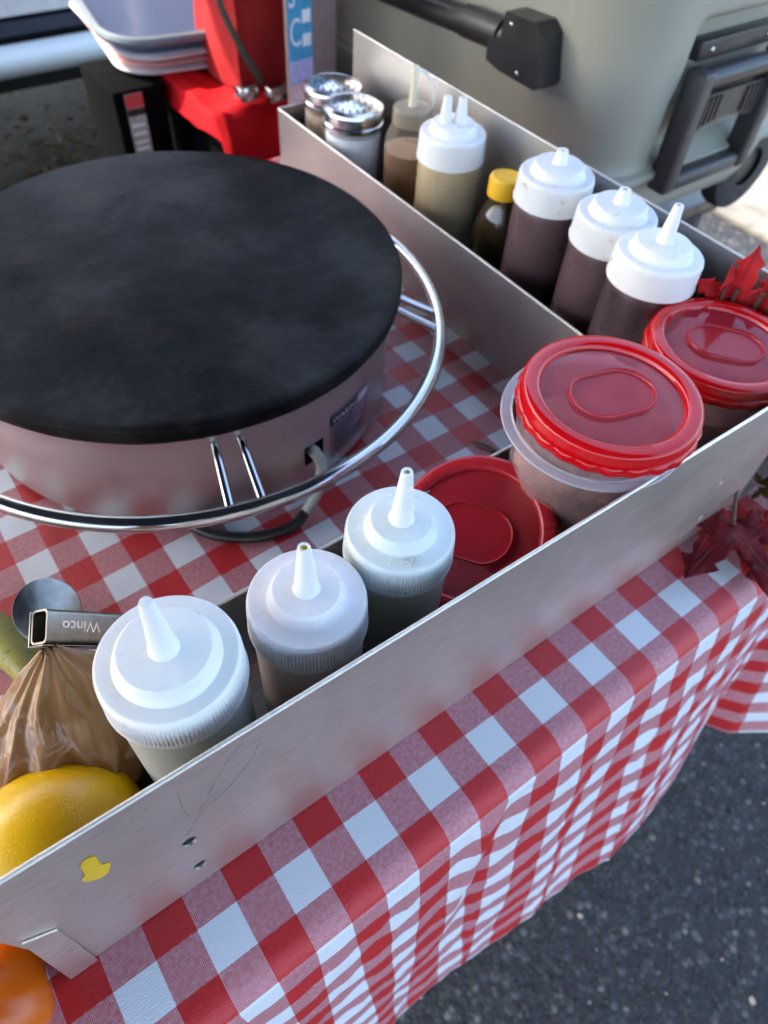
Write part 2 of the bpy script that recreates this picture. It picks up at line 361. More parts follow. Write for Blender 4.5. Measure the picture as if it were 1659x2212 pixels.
class B:
    """collects shapes and links them as ONE mesh object"""
    def __init__(s): s.v = []; s.f = []
    def add(s, v, f, T=None):
        o = len(s.v)
        s.v += [tuple(T @ Vector(p)) for p in v] if T else [tuple(p) for p in v]
        s.f += [tuple(i + o for i in q) for q in f]; return s
    def lathe(s, prof, seg=48, rf=None, T=None, cap0=False, cap1=False, ex=1.0):
        v = []; f = []; n = len(prof)
        for i, (r, z) in enumerate(prof):
            for k in range(seg):
                t = 2 * PI * k / seg; rr = r * (rf(t, i, z) if rf else 1)
                v.append((rr * math.cos(t), rr * math.sin(t) * ex, z))
        for i in range(n - 1):
            for k in range(seg):
                k2 = (k + 1) % seg
                f.append((i * seg + k, i * seg + k2, (i + 1) * seg + k2, (i + 1) * seg + k))
        if cap0: f.append(tuple(reversed(range(seg))))
        if cap1: f.append(tuple(range((n - 1) * seg, n * seg)))
        return s.add(v, f, T)
    def tube(s, pts, r, seg=12, closed=False, caps=True, T=None, flat=1.0):
        pts = [Vector(p) for p in pts]; n = len(pts); v = []; f = []
        rs = r if isinstance(r, (list, tuple)) else [r] * n
        prev = None
        for i, p in enumerate(pts):
            a_ = pts[(i - 1) % n] if (closed or i > 0) else p
            b_ = pts[(i + 1) % n] if (closed or i < n - 1) else p
            d = (b_ - a_).normalized()
            if prev is None:
                x = d.orthogonal().normalized()
                if abs(d.z) < .9: x = d.cross(Vector((0, 0, 1))).normalized()
            else: x = (prev - d * prev.dot(d)).normalized()
            prev = x; y = d.cross(x)
            for k in range(seg):
                t = 2 * PI * k / seg
                v.append(p + x * math.cos(t) * rs[i] + y * math.sin(t) * rs[i] * flat)
        for i in range(n if closed else n - 1):
            j = (i + 1) % n
            for k in range(seg):
                k2 = (k + 1) % seg; f.append((i * seg + k, i * seg + k2, j * seg + k2, j * seg + k))
        if caps and not closed:
            f.append(tuple(reversed(range(seg)))); f.append(tuple(range((n - 1) * seg, n * seg)))
        return s.add(v, f, T)
    def box(s, x0, x1, y0, y1, z0, z1, bev=0, T=None, seg=2):
        bm = bmesh.new(); bmesh.ops.create_cube(bm, size=1)
        for q in bm.verts: q.co = Vector(((x0 + x1) / 2 + q.co.x * (x1 - x0), (y0 + y1) / 2 + q.co.y * (y1 - y0), (z0 + z1) / 2 + q.co.z * (z1 - z0)))
        if bev: bmesh.ops.bevel(bm, geom=list(bm.edges), offset=bev, segments=seg, affect='EDGES', profile=.5)
        bm.verts.index_update(); s.add([q.co[:] for q in bm.verts], [tuple(q.index for q in g.verts) for g in bm.faces], T)
        bm.free(); return s
    def prism(s, outline, holes, d, T=None, bev=0):
        """polygon in xy (with holes) given thickness d along z"""
        loops = [[Vector((p[0], p[1], 0)) for p in outline]] + [[Vector((p[0], p[1], 0)) for p in h_] for h_ in holes]
        tri = tessellate_polygon(loops); flat = [p for l in loops for p in l]; n = len(flat)
        v = [tuple(p) for p in flat] + [(p.x, p.y, d) for p in flat]; f = []
        for t in tri:
            A, B_, C = (flat[i] for i in t)
            ccw = (B_ - A).cross(C - A).z > 0
            t = t if ccw else tuple(reversed(t))
            f.append(tuple(reversed(t))); f.append(tuple(i + n for i in t))
        o = 0
        for li, l in enumerate(loops):
            k = len(l); area = sum(l[i].x * l[(i + 1) % k].y - l[(i + 1) % k].x * l[i].y for i in range(k))
            fwd = (area > 0) == (li == 0)
            for i in range(k):
                j = (i + 1) % k; q = (o + i, o + j, o + j + n, o + i + n)
                f.append(q if fwd else tuple(reversed(q)))
            o += k
        return s.add(v, f, T)
    def sphere(s, c, r, seg=16, ring=10, sc_=(1, 1, 1), T=None):
        v = [(c[0], c[1], c[2] - r * sc_[2])]; f = []
        for i in range(1, ring):
            t = PI * i / ring - PI / 2
            for k in range(seg):
                p = 2 * PI * k / seg
                v.append((c[0] + r * math.cos(t) * math.cos(p) * sc_[0], c[1] + r * math.cos(t) * math.sin(p) * sc_[1], c[2] + r * math.sin(t) * sc_[2]))
        v.append((c[0], c[1], c[2] + r * sc_[2])); L = len(v) - 1
        for k in range(seg):
            k2 = (k + 1) % seg
            f.append((0, 1 + k2, 1 + k)); f.append((L, 1 + (ring - 2) * seg + k, 1 + (ring - 2) * seg + k2))
            for i in range(ring - 2): f.append((1 + i * seg + k, 1 + i * seg + k2, 1 + (i + 1) * seg + k2, 1 + (i + 1) * seg + k))
        return s.add(v, f, T)
    def mesh(s, name, mat, **kw): return mesh_from(name, s.v, s.f, mat, **kw)
    def obj(s, name, mat, parent=None, loc=(0, 0, 0), rot=(0, 0, 0), **kw):
        me = s.mesh(name, mat, **kw)
        o = bpy.data.objects.new(name, me); sc.collection.objects.link(o)
        if parent: o.parent = parent; o.location = Vector(loc) * U
        else: o.location = W(*loc)
        o.rotation_euler = rot; return o

def tag(o, label=None, cat=None, group=None, kind=None):
    if label: o['label'] = label
    if cat: o['category'] = cat
    if group: o['group'] = group
    if kind: o['kind'] = kind
    return o
def thing(name, label, cat, loc=(0, 0, 0), rot=(0, 0, 0), group=None):
    o = bpy.data.objects.new(name, None); sc.collection.objects.link(o)
    o.empty_display_size = .02; o.location = W(*loc); o.rotation_euler = rot
    return tag(o, label, cat, group)
def copy_tree(o, loc, rot=None, label=None, parent=None):
    c_ = o.copy(); sc.collection.objects.link(c_)
    if parent is None:
        c_.location = W(*loc)
        if rot is not None: c_.rotation_euler = rot
        if label: c_['label'] = label
    else: c_.parent = parent
    for ch in list(o.children): copy_tree(ch, None, parent=c_)
    return c_
def swap(root, name, mat):
    """give one part of a copied thing its own mesh with another material"""
    def walk(o):
        for ch in o.children:
            if ch.name.split('.')[0] == name:
                ch.data = ch.data.copy(); ch.data.materials[0] = M[mat]
            walk(ch)
    walk(root)

def text_geo(body, size, extrude=.0, spacing=1.0):
    """letters as flat polygons in the xy plane, inches"""
    cu = bpy.data.curves.new('letters', 'FONT'); cu.body = body; cu.size = size; cu.extrude = extrude; cu.space_character = spacing
    cu.resolution_u = 3
    o = bpy.data.objects.new('letters', cu); sc.collection.objects.link(o)
    dg = bpy.context.evaluated_depsgraph_get(); me = bpy.data.meshes.new_from_object(o.evaluated_get(dg))
    v = [tuple(q.co) for q in me.vertices]; f = [tuple(p.vertices) for p in me.polygons]
    bpy.data.objects.remove(o); bpy.data.curves.remove(cu); bpy.data.meshes.remove(me)
    return v, f
def bend(pts, closed=False, n=8):
    """Catmull-Rom through points"""
    P = [Vector(p) for p in pts]; out = []; L = len(P)
    for i in range(L if closed else L - 1):
        p0 = P[(i - 1) % L] if (closed or i > 0) else P[i]; p1 = P[i]; p2 = P[(i + 1) % L]
        p3 = P[(i + 2) % L] if (closed or i + 2 < L) else P[(i + 1) % L]
        for k in range(n):
            t = k / n
            out.append(.5 * ((2 * p1) + (-p0 + p2) * t + (2 * p0 - 5 * p1 + 4 * p2 - p3) * t * t + (-p0 + 3 * p1 - 3 * p2 + p3) * t ** 3))
    if not closed: out.append(P[-1])
    return out
def sstep(a_, b_, x): t_ = max(0, min(1, (x - a_) / (b_ - a_))); return t_ * t_ * (3 - 2 * t_)
def nz(x, y, z=0.0, s=1.0): return noise.noise(Vector((x * s, y * s, z * s)))

# ------------------------------------------------------------------ ground
b = B(); n = 40
xs = [-4000, -1500, -400] + [-150 + i * 12.5 for i in range(33)] + [500, 1500, 4000]
v = [(x, y, nz(x, y, 0, .02) * .5 - TZ if abs(x) < 300 and abs(y) < 300 else -TZ) for y in xs for x in xs]
f = [(j * len(xs) + i, j * len(xs) + i + 1, (j + 1) * len(xs) + i + 1, (j + 1) * len(xs) + i) for j in range(len(xs) - 1) for i in range(len(xs) - 1)]
g = B().add(v, f).obj('asphalt_ground', 'asphalt', loc=(0, 0, 0)); tag(g, kind='structure')

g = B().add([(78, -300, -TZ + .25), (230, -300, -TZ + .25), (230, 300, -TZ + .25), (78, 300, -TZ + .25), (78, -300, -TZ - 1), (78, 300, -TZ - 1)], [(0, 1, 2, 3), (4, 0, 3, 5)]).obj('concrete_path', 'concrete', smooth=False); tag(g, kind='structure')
def stones(name, mat, cnt, seed, smin, smax, box_, label):
    r = random.Random(seed); bb = B()
    ico = bmesh.new(); bmesh.ops.create_icosphere(ico, subdivisions=1, radius=1)
    iv = [q.co.copy() for q in ico.verts]; ifc = [tuple(q.index for q in g_.verts) for g_ in ico.faces]; ico.free()
    for _ in range(cnt):
        x = r.uniform(box_[0], box_[1]); y = r.uniform(box_[2], box_[3]); s_ = smin + (smax - smin) * r.random() ** 2.2
        T = Matrix.Translation((x, y, -TZ + nz(x, y, 0, .02) * .5 + s_ * .15)) @ Matrix.Rotation(r.uniform(0, 6.3), 4, 'Z') @ Matrix.Rotation(r.uniform(-.5, .5), 4, 'X') @ Matrix.Diagonal((s_ * r.uniform(.7, 1.3), s_ * r.uniform(.6, 1), s_ * r.uniform(.4, .7), 1))
        bb.add([q * r.uniform(.8, 1.15) for q in iv], ifc, T)
    o = bb.obj(name, mat, angle=25); tag(o, label, kind='stuff'); return o
stones('asphalt_aggregate', 'stone_dark', 9000, 1, .06, .20, (-24, 50, -30, 6), 'dark stone chips set in the asphalt')
stones('asphalt_aggregate', 'stone_grey', 3200, 2, .03, .12, (-24, 50, -30, 6), 'grey stone chips set in the asphalt')
stones('asphalt_aggregate', 'stone_tan', 170, 3, .05, .24, (-24, 50, -30, 6), 'tan stone chips scattered in the asphalt')

# leaf litter on the ground by the car
bb = B(); r = random.Random(5)
for _ in range(420):
    x = r.gauss(12, 9); y = r.gauss(90, 12); s_ = r.uniform(.4, 1.3)
    T = Matrix.Translation((x, y, -TZ + .35 + r.random() * .4)) @ Matrix.Rotation(r.uniform(0, 6.3), 4, 'Z') @ Matrix.Rotation(r.uniform(-.7, .7), 4, 'X')
    bb.add([(-s_, 0, 0), (-.3 * s_, .5 * s_, .12), (s_, .1 * s_, 0), (.1 * s_, -.5 * s_, .15), (0, 0, -.1)], [(0, 4, 1), (1, 4, 2), (2, 4, 3), (3, 4, 0)], T)
tag(bb.obj('leaf_litter', 'dry_leaf', smooth=False), 'dry brown leaves littering the asphalt beside the car', kind='stuff')

# ------------------------------------------------------------------ canopy overhead (it shades the table; one leg is in view)
cn = thing('pop_up_canopy', 'white leg of the pop-up canopy standing behind the food trays', 'canopy', (-39, 17, -TZ))
CX0, CX1, CY0, CY1, CZ = -92, 13.5, -58, 69, 84
for px, py in ((CX0, CY0), (CX1, CY0), (CX0, CY1), (CX1, CY1)):
    B().box(-.6, .6, -.6, .6, 0, CZ, .12).box(-1.6, 1.6, -1.6, 1.6, 0, .3, .05).obj('leg', 'canopy_leg', cn, (px + 39, py - 17, 0))
v = []; f = []
hx, hy = (CX1 - CX0) / 2 + 2, (CY1 - CY0) / 2 + 2; n = 12
for j in range(n + 1):
    for i in range(n + 1):
        x = -hx + 2 * hx * i / n; y = -hy + 2 * hy * j / n
        t = max(abs(x) / hx, abs(y) / hy); v.append((x, y, CZ + 22 * (1 - t) - 1.5 * math.sin(PI * t)))
for j in range(n):
    for i in range(n): f.append((j * (n + 1) + i, j * (n + 1) + i + 1, (j + 1) * (n + 1) + i + 1, (j + 1) * (n + 1) + i))
for k, (x0, y0, x1, y1) in enumerate(((-hx, -hy, hx, -hy), (hx, -hy, hx, hy), (hx, hy, -hx, hy), (-hx, hy, -hx, -hy))):
    o = len(v); v += [(x0, y0, CZ), (x1, y1, CZ), (x1, y1, CZ - 8), (x0, y0, CZ - 8)]; f.append((o, o + 1, o + 2, o + 3))
B().add(v, f).obj('roof_cloth', 'canopy', cn, ((CX0 + CX1) / 2 + 39, (CY0 + CY1) / 2 - 17, 0))
bb = B()
for (p, q) in (((CX0, CY0), (CX1, CY0)), ((CX1, CY0), (CX1, CY1)), ((CX1, CY1), (CX0, CY1)), ((CX0, CY1), (CX0, CY0))):
    bb.tube([(p[0] + 39, p[1] - 17, CZ - 1), (q[0] + 39, q[1] - 17, CZ - 1)], .5, 8)
bb.obj('roof_frame', 'canopy_leg', cn)

# ------------------------------------------------------------------ parked vehicle behind
vh = thing('parked_vehicle', 'white vehicle with a silver side step parked behind the tables', 'vehicle', (20, 85, -TZ))
def long_prism(prof, x0, x1, name, mat, bev=None):
    # prof: (y, z) outline swept along x
    T = Matrix(((0, 0, 1, 0), (1, 0, 0, 0), (0, 1, 0, 0), (0, 0, 0, 1)))
    bb_ = B().prism(prof, [], x1 - x0, T); o = bb_.obj(name, mat, vh, (x0, 0, 0), angle=30); return o
long_prism([(5, 22.7), (3.8, 23.5), (3.6, 30), (4.5, 44), (9, 62), (14, 67), (58, 67), (63, 62), (68, 44), (69, 30), (68, 22.7)], -90, 80, 'body', 'car_white')
long_prism([(5, 19.2), (3.2, 19.5), (2.9, 22.4), (4.9, 22.6), (8, 19.2)], -70, 60, 'rocker_cladding', 'car_grey')
long_prism([(7, 14.5), (6, 19.1), (12, 19.1), (60, 19.1), (60, 10), (10, 10)], -72, 62, 'underbody', 'car_dark')
long_prism([(3.6, 17.6), (3.6, 18.9), (6, 19.0), (6, 17.4)], -66, 56, 'lower_trim', 'car_navy')
B().tube([(-58, .6, 16.4), (48, .6, 16.4)], 1.45, 20).obj('side_step', 'step', vh)
for px in (-40, 4, 42): B().tube([(px, .6, 16), (px, 7, 16.8)], .5, 8).obj('step_bracket', 'car_dark', vh)
B().prism([(3.4, 46), (8.7, 61), (9.5, 61), (4.2, 46)], [], 100, Matrix(((0, 0, 1, -60), (1, 0, 0, 0), (0, 1, 0, 0), (0, 0, 0, 1)))).obj('side_window', 'glass', vh)
for px in (-74, 66):
    for py in (7, 65):
        w = B().lathe([(9, -4), (14, -4), (15, -3), (15, 3), (14, 4), (9, 4)], 40, T=Matrix.Translation((0, 0, 0)) @ Matrix.Rotation(PI / 2, 4, 'X')).obj('tyre', 'rubber', vh, (px, py, 15))
        B().lathe([(.5, -3.6), (3, -3.9), (8.8, -3), (9, -2.6), (9, 3), (.5, 3)], 24, T=Matrix.Rotation(PI / 2, 4, 'X')).obj('wheel_rim', 'chrome', w, (0, 0, 0))

# ------------------------------------------------------------------ main table
t = thing('folding_table', 'folding table hidden under the gingham cloth', 'table', (-16, 14, -TZ))
B().box(-30, 27.6, -14.95, 16.5, TZ - 1.6, TZ - .12, .3).obj('tabletop', 'table_top', t)
for px in (-26, 24):
    for py in (-12, 13): B().tube([(px, py, 0), (px, py, TZ - 1.6)], .55, 10).obj('leg', 'leg_grey', t)

# gingham tablecloth: flat top with faint ripples, drape whose hem swings outwards, pleated near the right corner
def lerp(a_, b_, t_): return a_ + (b_ - a_) * t_
def table_lookup(tab, x):
    if x <= tab[0][0]: return tab[0][1:]
    for p, q in zip(tab, tab[1:]):
        if x <= q[0]:
            t_ = (x - p[0]) / (q[0] - p[0]); t_ = t_ * t_ * (3 - 2 * t_)
            return tuple(lerp(p[i], q[i], t_) for i in range(1, len(p)))
    return tab[-1][1:]
def cloth():
    XE, YF, YB = 11.8, -1.28, 30.8; XW = -46.5
    rb = .66; DROP = 15.9
    hem = [(-46, -46, -3.2), (-30, -30, -3.5), (-20, -20, -3.9), (-14, -14.1, -3.7), (-11, -11.0, -4.0), (-7.6, -7.6, -4.1), (-3.5, -3.4, -4.45), (0, .6, -4.85),
           (2.4, 3.0, -4.75), (4.8, 5.4, -4.45), (6.6, 7.6, -3.75), (7.6, 8.8, -2.9), (8.3, 9.6, -3.2), (9.0, 10.4, -4.4), (10.2, 12.6, -5.9), (11.8, 15.0, -6.6)]
    v = []; uv = []; f = []
    xs_ = [XW + (XE - XW) * i / 330 for i in range(331)]
    ys_ = [YF + (YB - YF) * j / 100 for j in range(101)]
    rows = []
    def top_z(x, y):
        return .05 * nz(x, y, 3, .35) + .022 * nz(x, y, 9, 1.1) + .02 * (1 - abs(2 * nz(x * .5, y * .8, 12)))
    # top, from back to front
    for y in reversed(ys_):
        row = []
        for x in xs_:
            row.append(len(v)); fade = min(1, (y - YF) / 2.5)
            v.append((x, y, top_z(x, y) * fade)); 
            uv.append((x - .10 * nz(x, y, 1, .12) * fade, y - .22 * max(0, min(1, (y - 4) / 4)) - .15 * nz(x, y, 5, .12) * fade))
        rows.append(row)
    # bend and drop
    nb = 8; nd = 90
    for k in range(1, nb + nd + 1):
        row = []
        for x in xs_:
            hx_, hy_ = table_lookup(hem, x)
            if k <= nb:
                a_ = PI / 2 * k / nb; s_ = rb * a_
                y = YF - rb * math.sin(a_); z = -rb + rb * math.cos(a_); xx = x; d = 0
                dn = 0
            else:
                t_ = (k - nb) / nd; d = DROP * t_; s_ = rb * PI / 2 + d
                dn = t_
                e_ = t_ ** 1.0
                y = YF - rb + (hy_ - (YF - rb)) * e_; z = -rb - (d * .985); xx = x + (hx_ - x) * e_
                # soft vertical folds, deeper towards the hem
                amp = .15 * min(1, d / 3.0) * (1 if x < 3 else .6)
                y -= amp * (math.sin(x * .92 + .6 * math.sin(x * .31) + .05 * d) * .55 + nz(x, d * .22, 7, .55) * .9)
                # crease near the bend
                cx = -7.55 - d * .20
                y -= .26 * math.exp(-((x - cx) / .5) ** 2) * math.exp(-((d - 3.2) / 3.6) ** 2)
                y += .14 * math.exp(-((x - cx - .95) / .5) ** 2) * math.exp(-((d - 3.6) / 4.5) ** 2)
                xx += .12 * nz(x, d, 2, .3) * min(1, d / 3)
                y -= .07 * (1 - abs(2 * nz(x * .9 + d * .25, d * .5, 11))) * min(1, d / 1.5) + .025 * nz(x * 2.2, d * 1.4, 4)
            row.append(len(v)); v.append((xx, y, z))
            ww = .17 * max(0, min(1, (1.5 - x) / 7)) * min(1, max(0, (s_) / 1.5))
            sh = (hx_ - x) * .55 * dn
            yy = YF - s_
            uv.append((x - sh * .4, yy - ww * math.sin(PI * yy) * .9))
        rows.append(row)
    for p, q in zip(rows, rows[1:]):
        for i in range(len(xs_) - 1): f.append((p[i], q[i], q[i + 1], p[i + 1]))
    # right-hand drop
    nr = 30; prev = [rw[-1] for rw in rows[:len(ys_)]]
    for k in range(1, nr + 1):
        cur = []; d = 15.0 * k / nr
        for idx, y in enumerate(reversed(ys_)):
            cur.append(len(v)); a_ = min(1, d / .6)
            v.append((XE + .4 * a_ + .10 * d + .25 * math.sin(y * .8) * min(1, d / 4), y + (-.12 * d * math.exp(-(y - YF) / 1.5) if y < 6 else 0), -d + (.0 if k else 0))); uv.append((XE + d, y))
        for i in range(len(ys_) - 1): f.append((prev[i], prev[i + 1], cur[i + 1], cur[i]))
        prev = cur
    me = mesh_from('tablecloth', v, f, 'gingham', angle=0, uvs=uv)
    o = bpy.data.objects.new('tablecloth', me); sc.collection.objects.link(o); o.location = W(0, 0, 0)
    md = o.modifiers.new('thickness', 'SOLIDIFY'); md.thickness = .02 * U; md.offset = -1
    tag(o, 'red and white gingham oilcloth draped over the table', 'tablecloth')
cloth()

# ------------------------------------------------------------------ stainless trays
YW, HF, HI, YBK = .853, 6.45, 3.85, 5.03
def wall(parent, p0, p1, h0, h1, name='wall', th=.07, holes=(), lip=.11, outline=None, mat='steel', z0=.03, lean=0.0):
    """upright sheet from p0 to p1 (plan), h0/h1 heights, with cut-outs given in (distance, height)"""
    d = Vector((p1[0] - p0[0], p1[1] - p0[1], 0)); L = d.length; d.normalize(); nrm = Vector((d.y, -d.x, 0))
    T = Matrix(((d.x, 0, nrm.x, 0), (d.y, 0, nrm.y, 0), (0, 1, 0, 0), (0, 0, 0, 1))) @ Matrix.Translation((0, 0, -th))
    ol = outline or [(0, z0), (L, z0), (L, h1), (0, h0)]
    bb_ = B().prism(ol, holes, th, T)
    if lip:
        tp = [(x_, z_) for x_, z_ in ((0, h0), (L, h1))]
        bb_.tube([T @ Vector((tp[0][0], tp[0][1], th / 2)), T @ Vector((tp[1][0], tp[1][1], th / 2))], lip / 2, 10)
    return bb_.obj(name, mat, parent, (p0[0], p0[1], 0), angle=40)
def ellipse(cx, cz, rx, rz, n=18): return [(cx + rx * math.cos(2 * PI * k / n), cz + rz * math.sin(2 * PI * k / n)) for k in range(n)]
tr = thing('condiment_tray', 'long stainless steel tray along the front edge of the table', 'tray', (0, 0, .03))
XL, XR = -17.2, 5.9
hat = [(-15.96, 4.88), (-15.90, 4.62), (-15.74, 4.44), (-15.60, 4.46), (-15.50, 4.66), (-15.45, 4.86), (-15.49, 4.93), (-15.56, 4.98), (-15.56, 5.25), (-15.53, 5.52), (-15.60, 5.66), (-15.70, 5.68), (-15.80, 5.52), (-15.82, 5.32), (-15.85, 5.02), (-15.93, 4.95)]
def hole_local(pts): return [(x - XL, z) for x, z in pts]
SCR = [[(-12.64, 6.30), (-12.89, 6.06), (-13.2, 5.55), (-13.55, 4.92), (-13.9, 4.2), (-14.17, 3.62)], [(-12.32, 5.88), (-12.59, 5.29), (-13.18, 4.66), (-13.68, 4.41), (-13.91, 4.08)], [(-13.95, 6.0), (-13.99, 5.2), (-13.98, 4.41)], [(-14.51, 6.16), (-14.47, 5.99)]]
holes = [hole_local(ellipse(-14.21, 3.16, .17, .25)), hole_local(ellipse(-14.28, 1.30, .17, .25)),
         hole_local(ellipse(3.21, 3.16, .13, .2)), hole_local(ellipse(3.43, 1.3, .13, .2))]
wall(tr, (XL, YW), (XR, YW), 6.75, 6.12, 'front_wall', holes=holes, mat='steel_front', outline=[(-.05, .03), (XR - XL, .03), (XR - XL, 6.12), (-.42, 6.73)])
B().prism(hat, [], .012, Matrix(((1, 0, 0, 0), (0, 0, 1, YW - .020), (0, 1, 0, 0), (0, 0, 0, 1)))).obj('hat_shape', 'yellow_flat', tr, smooth=False)  # plain yellow hat shape set just in front of the wall
for hx_, hz_ in ((-14.21, 3.16), (-14.28, 1.30), (3.21, 3.16), (3.43, 1.3)): B().box(hx_ - .3, hx_ + .3, YW + .075, YW + .2, hz_ - .4, hz_ + .4).obj('slot_shade', 'black_hole', tr)  # added black boxes stand in for the shade seen through the slots
sb_ = B()
for ln in SCR:
    pts = bend([(x, YW - .001, z) for x, z in ln], n=6); sb_.tube(pts, [.0035 + .005 * nz(p.x * 4, p.z * 4) for p in pts], 4)
sb_.obj('scratches', 'scratch', tr)
wall(tr, (XL + .6, YBK), (3.9, YBK), HI, HI, 'back_wall')
B().box(XL, XR, YW + .08, YBK - .08, 0, .07).obj('tray_floor', 'steel', tr)
wall(tr, (XR, YW), (XR, YBK), 6.12, 5.2, 'end_wall')
# folded corner flap at the left end
fl = [V(-17.34, .79, 3.9), V(-16.86, .80, 3.40), V(-17.02, .76, .04), V(-17.62, .76, .04)]
B().add(fl + [p + V(0, .04, 0) for p in fl], [(0, 3, 2, 1), (4, 5, 6, 7), (0, 1, 5, 4), (1, 2, 6, 5), (2, 3, 7, 6), (3, 0, 4, 7)]).obj('corner_flap', 'steel_front', tr, smooth=False)
B().prism([(0, 0), (4.1, 0), (4.1, .5), (1.0, .55), (.0, 1.0)], [], .06, Matrix(((0, 0, 1, 0), (1, 0, 0, 0), (0, 1, 0, 0), (0, 0, 0, 1)))).obj('low_end_lip', 'steel', tr, (XL + .02, YW + .08, .05))

st = thing('bottle_tray', 'deep stainless steel tray behind the griddle holding sauce bottles', 'tray', (0, 0, .03))
wall(st, (3.95, 5.1), (3.95, 27.7), HI, HI, 'griddle_side_wall')
wall(st, (8.25, .95), (8.25, 27.7), 6.5, 6.5, 'cooler_side_wall')
wall(st, (3.95, 27.7), (8.25, 27.7), HI, HI, 'far_end_wall', lip=.1)
B().box(4.0, 8.15, 5.1, 27.6, 0, .07).box(5.98, 8.15, .95, 5.1, 0, .07).obj('tray_floor', 'steel', st)

# ------------------------------------------------------------------ crepe griddle
GX, GY = -6.53, 17.39
gd = thing('crepe_griddle', 'round black cast iron crepe griddle on a stainless steel drum', 'crepe griddle', (GX, GY, 0))
GR, GZ, PT = 8.0, 4.80, .63
prof = [(.01, GZ - .02)] + [(GR * k / 16, GZ - .02) for k in range(1, 15)] + [(GR - .35, GZ - .01), (GR - .07, GZ), (GR - .02, GZ - .03), (GR, GZ - .08), (GR + .01, GZ - .45), (GR - .06, GZ - PT + .05), (GR - .3, GZ - PT), (.1, GZ - PT)]
B().lathe(prof, 160, lambda t, i, z: 1 + .0012 * math.sin(9 * t + i) + .0008 * math.sin(23 * t)).obj('griddle_plate', 'iron', gd, angle=60)
r = random.Random(21); bb = B()
for x, y, a_, l_ in ((3.6, 2.6, 1.2, .45), (-2.2, 1.2, .4, .16), (4.2, -2.4, .2, .10), (-3.0, -1.0, 2.0, .10), (.5, 4.8, .3, .12), (1.8, -3.2, 1.5, .08), (5.6, .6, .8, .09)):
    bb.box(-l_ / 2, l_ / 2, -.03, .03, 0, .02, T=Matrix.Translation((x, y, GZ - .021)) @ Matrix.Rotation(a_, 4, 'Z'))
for _ in range(60):
    q = 7.6 * math.sqrt(r.random()); t_ = r.uniform(0, 6.28); w_ = r.uniform(.008, .022); bb.box(-w_, w_, -w_, w_, 0, .02, T=Matrix.Translation((q * math.cos(t_), q * math.sin(t_), GZ - .021)) @ Matrix.Rotation(t_ * 3, 4, 'Z'))
tag(bb.obj('burnt_crumbs', 'black_hole', gd, smooth=False), kind='stuff')
DR = 7.62
hole_c = R(-82.3)
v = []; f = []; seg = 240; zs = [.25, .3, .9, 1.18, 2.02, 2.6, 3.3, 3.9, GZ - PT - .03]
for i, z in enumerate(zs):
    for k in range(seg):
        t_ = 2 * PI * k / seg; rr = DR + (.1 if i == len(zs) - 1 else 0) - (.12 if i == 0 else 0); v.append((rr * math.cos(t_), rr * math.sin(t_), z))
for i in range(len(zs) - 1):
    for k in range(seg):
        tc = 2 * PI * (k + .5) / seg; dd = (tc - hole_c + PI) % (2 * PI) - PI
        if i == 3 and abs(dd) < R(2.6): continue
        k2 = (k + 1) % seg; f.append((i * seg + k, i * seg + k2, (i + 1) * seg + k2, (i + 1) * seg + k))
B().add(v, f).lathe([(DR + .02, GZ - PT - .08), (DR + .13, GZ - PT - .06), (DR + .14, GZ - PT - .01), (DR, GZ - PT)], 160).obj('drum', 'steel_drum', gd)
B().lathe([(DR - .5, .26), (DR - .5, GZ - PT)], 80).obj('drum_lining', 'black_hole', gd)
for k in range(4):
    t_ = R(45 + 90 * k); B().lathe([(.45, 0), (.5, .05), (.42, .28), (.01, .28)], 16, cap0=True).obj('rubber_foot', 'rubber', gd, (6.6 * math.cos(t_), 6.6 * math.sin(t_), .02))
RR, RZ = 9.53, 2.66
B().tube([(RR * math.cos(2 * PI * k / 160), RR * math.sin(2 * PI * k / 160), RZ) for k in range(160)], .245, 16, closed=True).obj('guard_ring', 'chrome', gd)
for base in (-104, -34, 36, 108, 180):
    for s_ in (-2.9, 2.9):
        t_ = R(base + s_); d_ = Vector((math.cos(t_), math.sin(t_), 0))
        B().tube([d_ * (DR - .02) + V(0, 0, 3.55), d_ * (DR + .12) + V(0, 0, 3.5), d_ * (DR + .8) + V(0, 0, 3.15), d_ * (RR - .08) + V(0, 0, RZ + .02)], [.13, .13, .14, .15], 14).obj('ring_spoke', 'chrome', gd)
# rating label on the drum
def on_drum(pts, fcs, t0, z0, r):
    return [((r + p[2]) * math.cos(t0 + p[0] / r), (r + p[2]) * math.sin(t0 + p[0] / r), z0 + p[1]) for p in pts], fcs
def patch(w_, h_, r, t0, z0, n_=10):
    v_ = [((w_ * i / n_), h_ * j, 0) for j in range(2) for i in range(n_ + 1)]; f_ = [(i, i + 1, n_ + 2 + i, n_ + 1 + i) for i in range(n_)]
    return on_drum(v_, f_, t0, z0, r)
lt = R(-77); lb = B().add(*patch(2.15, 2.0, DR + .012, lt, .72)).obj('rating_label', 'label_lilac', gd)
B().add(*patch(1.45, .42, DR + .022, lt, 2.24)).obj('label_header', 'print_black', lb)
tv, tf = text_geo('WARING', .36); B().add(*on_drum([(p[0] + .08, p[1], 0) for p in tv], tf, lt, 2.32, DR + .032)).obj('lettering', 'logo_white', lb)
bb = B(); r = random.Random(4)
for k in range(9):
    w_ = r.uniform(.9, 1.8); bb.add(*patch(w_, .055, DR + .022, lt + .12 / DR, 2.08 - k * .14))
bb.obj('fine_print', 'print_black', lb)
B().add(*patch(.55, .3, DR + .022, lt + 1.52 / DR, 2.3)).obj('label_tab', 'logo_white', lb)
